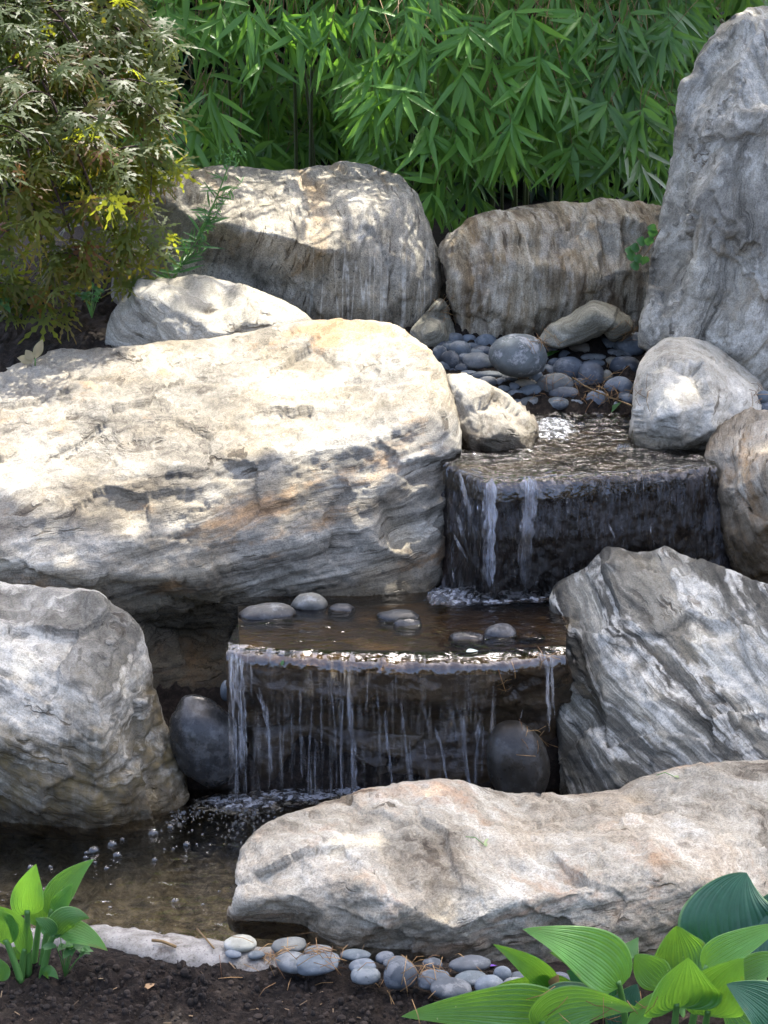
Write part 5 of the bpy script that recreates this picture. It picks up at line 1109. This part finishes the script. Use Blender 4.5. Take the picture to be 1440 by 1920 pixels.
herb('low weed with small dark leaves beside the stalks of the left hosta', 122, 1825, 3.34, 9, 95, 3, 22)
herb('little green weed at the foot of the wedge shaped pale stone', 172, 590, 5.6, 9, 50, 4, 18)
herb('pair of green leaves low under the maple at the far left', 18, 580, 5.55, 4, 20, 5, 14)

# ------------------------------------------------------------------ shade tree (added, its trunk stands out of the frame to the right, its limbs reach over the garden)
def shade_tree():
    tb = np.array([3.6, 8.2, .95]); tp = np.array([3.2, 7.9, 3.6]); r = empty('shade_tree', tb.tolist()); tag(r, 'added unseen tall broadleaf tree whose limbs reach over the garden above the picture', 'tree')
    b = MB(); b.tube(bez(tb, (3.5, 8.1, 2.4), tp, 12), np.linspace(.2, .12, 12), 10); l = MB(); rg4 = np.random.default_rng(99)
    for e in [(1.6, 6.0, 4.6), (.2, 5.6, 4.7), (1.0, 7.6, 4.8), (2.2, 5.2, 4.5), (-.4, 7.9, 4.9), (1.6, 8.8, 4.8), (2.8, 6.6, 4.6)]:
        b.tube(bez(tp - np.array([0, 0, .3]), (tp + np.array(e)) / 2 + np.array([0, 0, .5]), e, 12), np.linspace(.09, .015, 12), 6)
    sv = np.array(SUNV); n = 0
    def sunny(x, y):                                         # where crown leaves are cut away to place a spot of sun at z = .7
        v = 0
        for (cx, cy, rx, ry, s) in GAPS: v = max(v, s * min(1, max(0, 4.6 - 4.0 * math.hypot((x - cx) / rx, (y - cy) / ry))))
        return v
    N = 60000; p = rg4.uniform([-1.3, 4.2, 4.1], [3.4, 9.8, 5.2], (N, 3)); q = p - sv * ((p[:, 2:] - .7) / sv[2])
    keep = rg4.uniform(size=N) > np.array([sunny(x, y) for x, y in q[:, :2]]); p = p[keep][:24000]; n = len(p)
    nr = rg4.normal(size=(n, 3)) + [0, 0, 1.6]; nr /= np.linalg.norm(nr, axis=1)[:, None]; dr = np.cross(nr, rg4.normal(size=(n, 3))); dr /= np.linalg.norm(dr, axis=1)[:, None]; sd_ = np.cross(dr, nr)
    L = rg4.uniform(.09, .15, (n, 1)); W = L * rg4.uniform(.32, .42, (n, 1))
    ring = [p, p + dr * L * .35 + sd_ * W, p + dr * L * .75 + sd_ * W * .6, p + dr * L, p + dr * L * .75 - sd_ * W * .6, p + dr * L * .35 - sd_ * W]
    l.add(np.stack(ring, 1).reshape(-1, 3), [[6 * k + i for i in range(6)] for k in range(n)], np.repeat(rg4.uniform(0, 1, n), 6))
    b.build('trunk', M_RED, r); l.build('crown', M_TREE, r)
GAPS = [(-.5, 5.15, 1.25, .44, 1.0), (.0, 5.18, .35, .44, 1.0), (-.32, 5.85, .5, .3, 1.0), (-.83, 5.62, .17, .18, .95), (-.55, 3.45, .4, .14, .4), (.3, 3.2, .6, .2, .35), (.75, 5.15, .22, .2, .3), (.1, 4.38, .5, .08, .5), (.3, 4.72, .16, .08, .7), (-.2, 4.43, .25, .10, .8), (.45, 5.25, .14, .1, .3)]
shade_tree()

# ------------------------------------------------------------------ litter
bpy.context.view_layer.update(); DG = bpy.context.evaluated_depsgraph_get()
def hitname(px, py):
    d = Vector(rays(px, py).tolist()).normalized(); return (SC.ray_cast(DG, Vector((0, 0, HC)), d)[4] or cam).name
def hit(px, py):
    d = Vector(rays(px, py).tolist()).normalized(); ok, loc, nrm, *_ = SC.ray_cast(DG, Vector((0, 0, HC)), d)
    return (np.array(loc), np.array(nrm)) if ok else (None, None)
rg = np.random.default_rng(55); nd = MB()
def needles(cx, cy, sx, sy, n):
    for _ in range(n):
        p, nr = hit(rg.normal(cx, sx), rg.normal(cy, sy))
        if p is None: continue
        d = rg.normal(size=3); d -= nr * (d @ nr) * .93; d /= np.linalg.norm(d); L = rg.uniform(.025, .055)
        nd.tube(np.array([p - d * L / 2 + nr * .004, p + nr * (.006 + rg.uniform(0, .006)), p + d * L / 2 + nr * .004]), .0007, 3, rg.uniform(0, 1))
for a in [(1100, 725, 45, 14, 60), (1150, 745, 40, 8, 30), (1020, 640, 20, 14, 24), (835, 580, 10, 22, 22), (1180, 620, 10, 14, 14), (620, 1790, 30, 10, 22), (820, 1815, 50, 8, 22), (520, 1795, 14, 8, 16), (1000, 1380, 24, 14, 12), (950, 1280, 14, 20, 5), (1010, 1240, 16, 6, 5), (560, 1820, 60, 20, 14), (760, 1860, 30, 14, 10), (1420, 740, 8, 16, 10), (1150, 1900, 60, 14, 14)]: needles(*a)
def nmat():
    m = NT('dry_needle'); t = m.n('Attribute', attribute_name='tint').outputs['Fac']; return m.done(m.bsdf(m.mix(t, (.10, .045, .018), (.36, .22, .09)), .6))
M_NEED = nmat(); o = nd.build('pine_needles', M_NEED); tag(o, kind='stuff'); o['label'] = 'dry brown pine needles scattered among the pebbles'
ml = MB()
for _ in range(1500):
    x, y = rg.uniform(-20, 1000), rg.uniform(1785, 1925); p, nr = hit(x, y)
    if p is None or hitname(x, y) != 'ground' or p[2] > .075 or p[1] > 3.46 + max(0, -p[0] - .17) * .46: continue
    s = .0018 + .0055 * rg.uniform() ** 2.5; q = PV[::1] * s * rg.uniform(.5, 1.3, 3); q = q * (1 + .35 * fbm(PV * 2 + rg.uniform(0, 40, 3), 2)[:, None])
    if rg.uniform() < .955: ml.add(sphere(7, 5)[0] * s * rg.uniform(.5, 1.3, 3) + p, sphere(7, 5)[1], rg.uniform(0, .25))
    else:
        d = rg.normal(size=3) * [1, 1, .15]; d /= np.linalg.norm(d); ml.tube(np.array([p - d * s * 1.6, p + d * s * 1.6 + [0, 0, .003]]), .0009, 4, rg.uniform(.3, 1))
m_ = NT('mulch_crumb'); t_ = m_.n('Attribute', attribute_name='tint').outputs['Fac']
M_CRUMB = m_.done(m_.bsdf(m_.ramp(t_, [(0, (.006, .005, .004)), (.25, (.03, .022, .016)), (1, (.30, .21, .12))]), .95))
o = ml.build('mulch', M_CRUMB, smooth=False); tag(o, kind='stuff'); o['label'] = 'crumbs of dark mulch and wood bits on the soil'
def flat_leaf(name, label, cat, px, py, L, W, ang, mat, lift=.004, tint=.6):
    p, nr = hit(px, py); a = math.radians(ang); d = np.array([math.cos(a), .35, math.sin(a)]); d -= nr * (d @ nr); b = MB(); bleaf(b, p + nr * lift - d * L / 2 / np.linalg.norm(d), d, nr, L, W, .12, .12, tint)
    tag(b.build(name, mat, None, p), label, cat)
M_TAN = leaf_mat('dry_leaf', (.30, .19, .10), (.42, .27, .14), (.4, .25, .1), .2, .7)
flat_leaf('fallen_leaf', 'small curled tan leaf lying on the dark soil in front of the pond rim', 'fallen leaf', 280, 1852, .028, .015, 20, M_TAN)
flat_leaf('fallen_leaf', 'dry orange tan leaf standing behind the narrow hosta leaf', 'fallen leaf', 1042, 1832, .034, .019, 65, M_TAN, .008)
flat_leaf('fallen_leaf', 'thin yellowish leaf sliver lying on top of the granite boulder', 'fallen leaf', 498, 384, .05, .007, -10, M_PALE)
flat_leaf('fallen_leaf', 'small white and green leaf caught on the lip of the lower fall', 'fallen leaf', 886, 1226, .03, .016, 15, leaf_mat('white_leaf', (.5, .6, .4), (.75, .8, .7), (.5, .6, .4), .3, .5), .008)
flat_leaf('fallen_leaf', 'bright green leaf speck stuck on the wet face of the brown ledge', 'fallen leaf', 531, 1243, .014, .008, 80, M_WEED, .004)
flat_leaf('fallen_leaf', 'yellow green leaf lying among pebbles beside the big dusty cobble', 'fallen leaf', 1040, 668, .05, .03, 40, M_HOS, .012)
flat_leaf('fallen_leaf', 'dark green leaf at the water edge under the pebbles', 'fallen leaf', 1155, 768, .06, .025, 10, M_WEED, .01)
flat_leaf('petal', 'purple petal between the pebbles and the foreground boulder', 'petal', 922, 1816, .022, .012, 10, plain('purple_petal', (.12, .05, .28)), .006)
def samara(label, px, py, ang, s):
    p, nr = hit(px, py); r = empty('maple_seed', p.tolist()); tag(r, label, 'maple seed')
    for k, a0 in enumerate((ang, ang - 62)):
        a = math.radians(a0); d = np.array([math.cos(a), .2, math.sin(a)]); d -= nr * (d @ nr); b = MB(); bleaf(b, p + nr * .004, d, nr, s, s * .34, .05, .1, .8); b.build('wing', M_SAM, r)
    b = MB(); d = np.array([-1, .2, .25]); d -= nr * (d @ nr); b.tube(np.array([p + nr * .004, p + d * s * .6 + nr * .006, p + d * s * 1.1 - np.array([0, 0, .006])]), .0009, 5, .6); b.build('stalk', M_STALK, r)
M_SAM = leaf_mat('seed_wing', (.22, .32, .12), (.36, .42, .2), (.35, .45, .15), .35, .5)
samara('pale green winged seed with a stalk lying in the middle of the foreground boulder', 905, 1586, 38, .038)
samara('yellow green winged seed on the high right shoulder of the foreground boulder', 1262, 1459, 20, .030)
def twig(label, pts, r):
    b = MB(); q = [hit(x, y)[0] + np.array([0, -.006, .008]) for x, y in pts]; b.tube(np.array(q), r, 6); tag(b.build('twig', M_STEM, None, q[0]), label, 'twig')
twig('thin brown twig lying across the pebbles near the top pool', [(1072, 712), (1095, 728), (1125, 742), (1160, 756), (1185, 766)], .0022)
twig('short twig stuck in the pond rim by the water', [(370, 1746), (384, 1762), (402, 1783)], .0016)
twig('dark twig tangle lying on the pond rim', [(286, 1768), (305, 1770), (330, 1780)], .003)
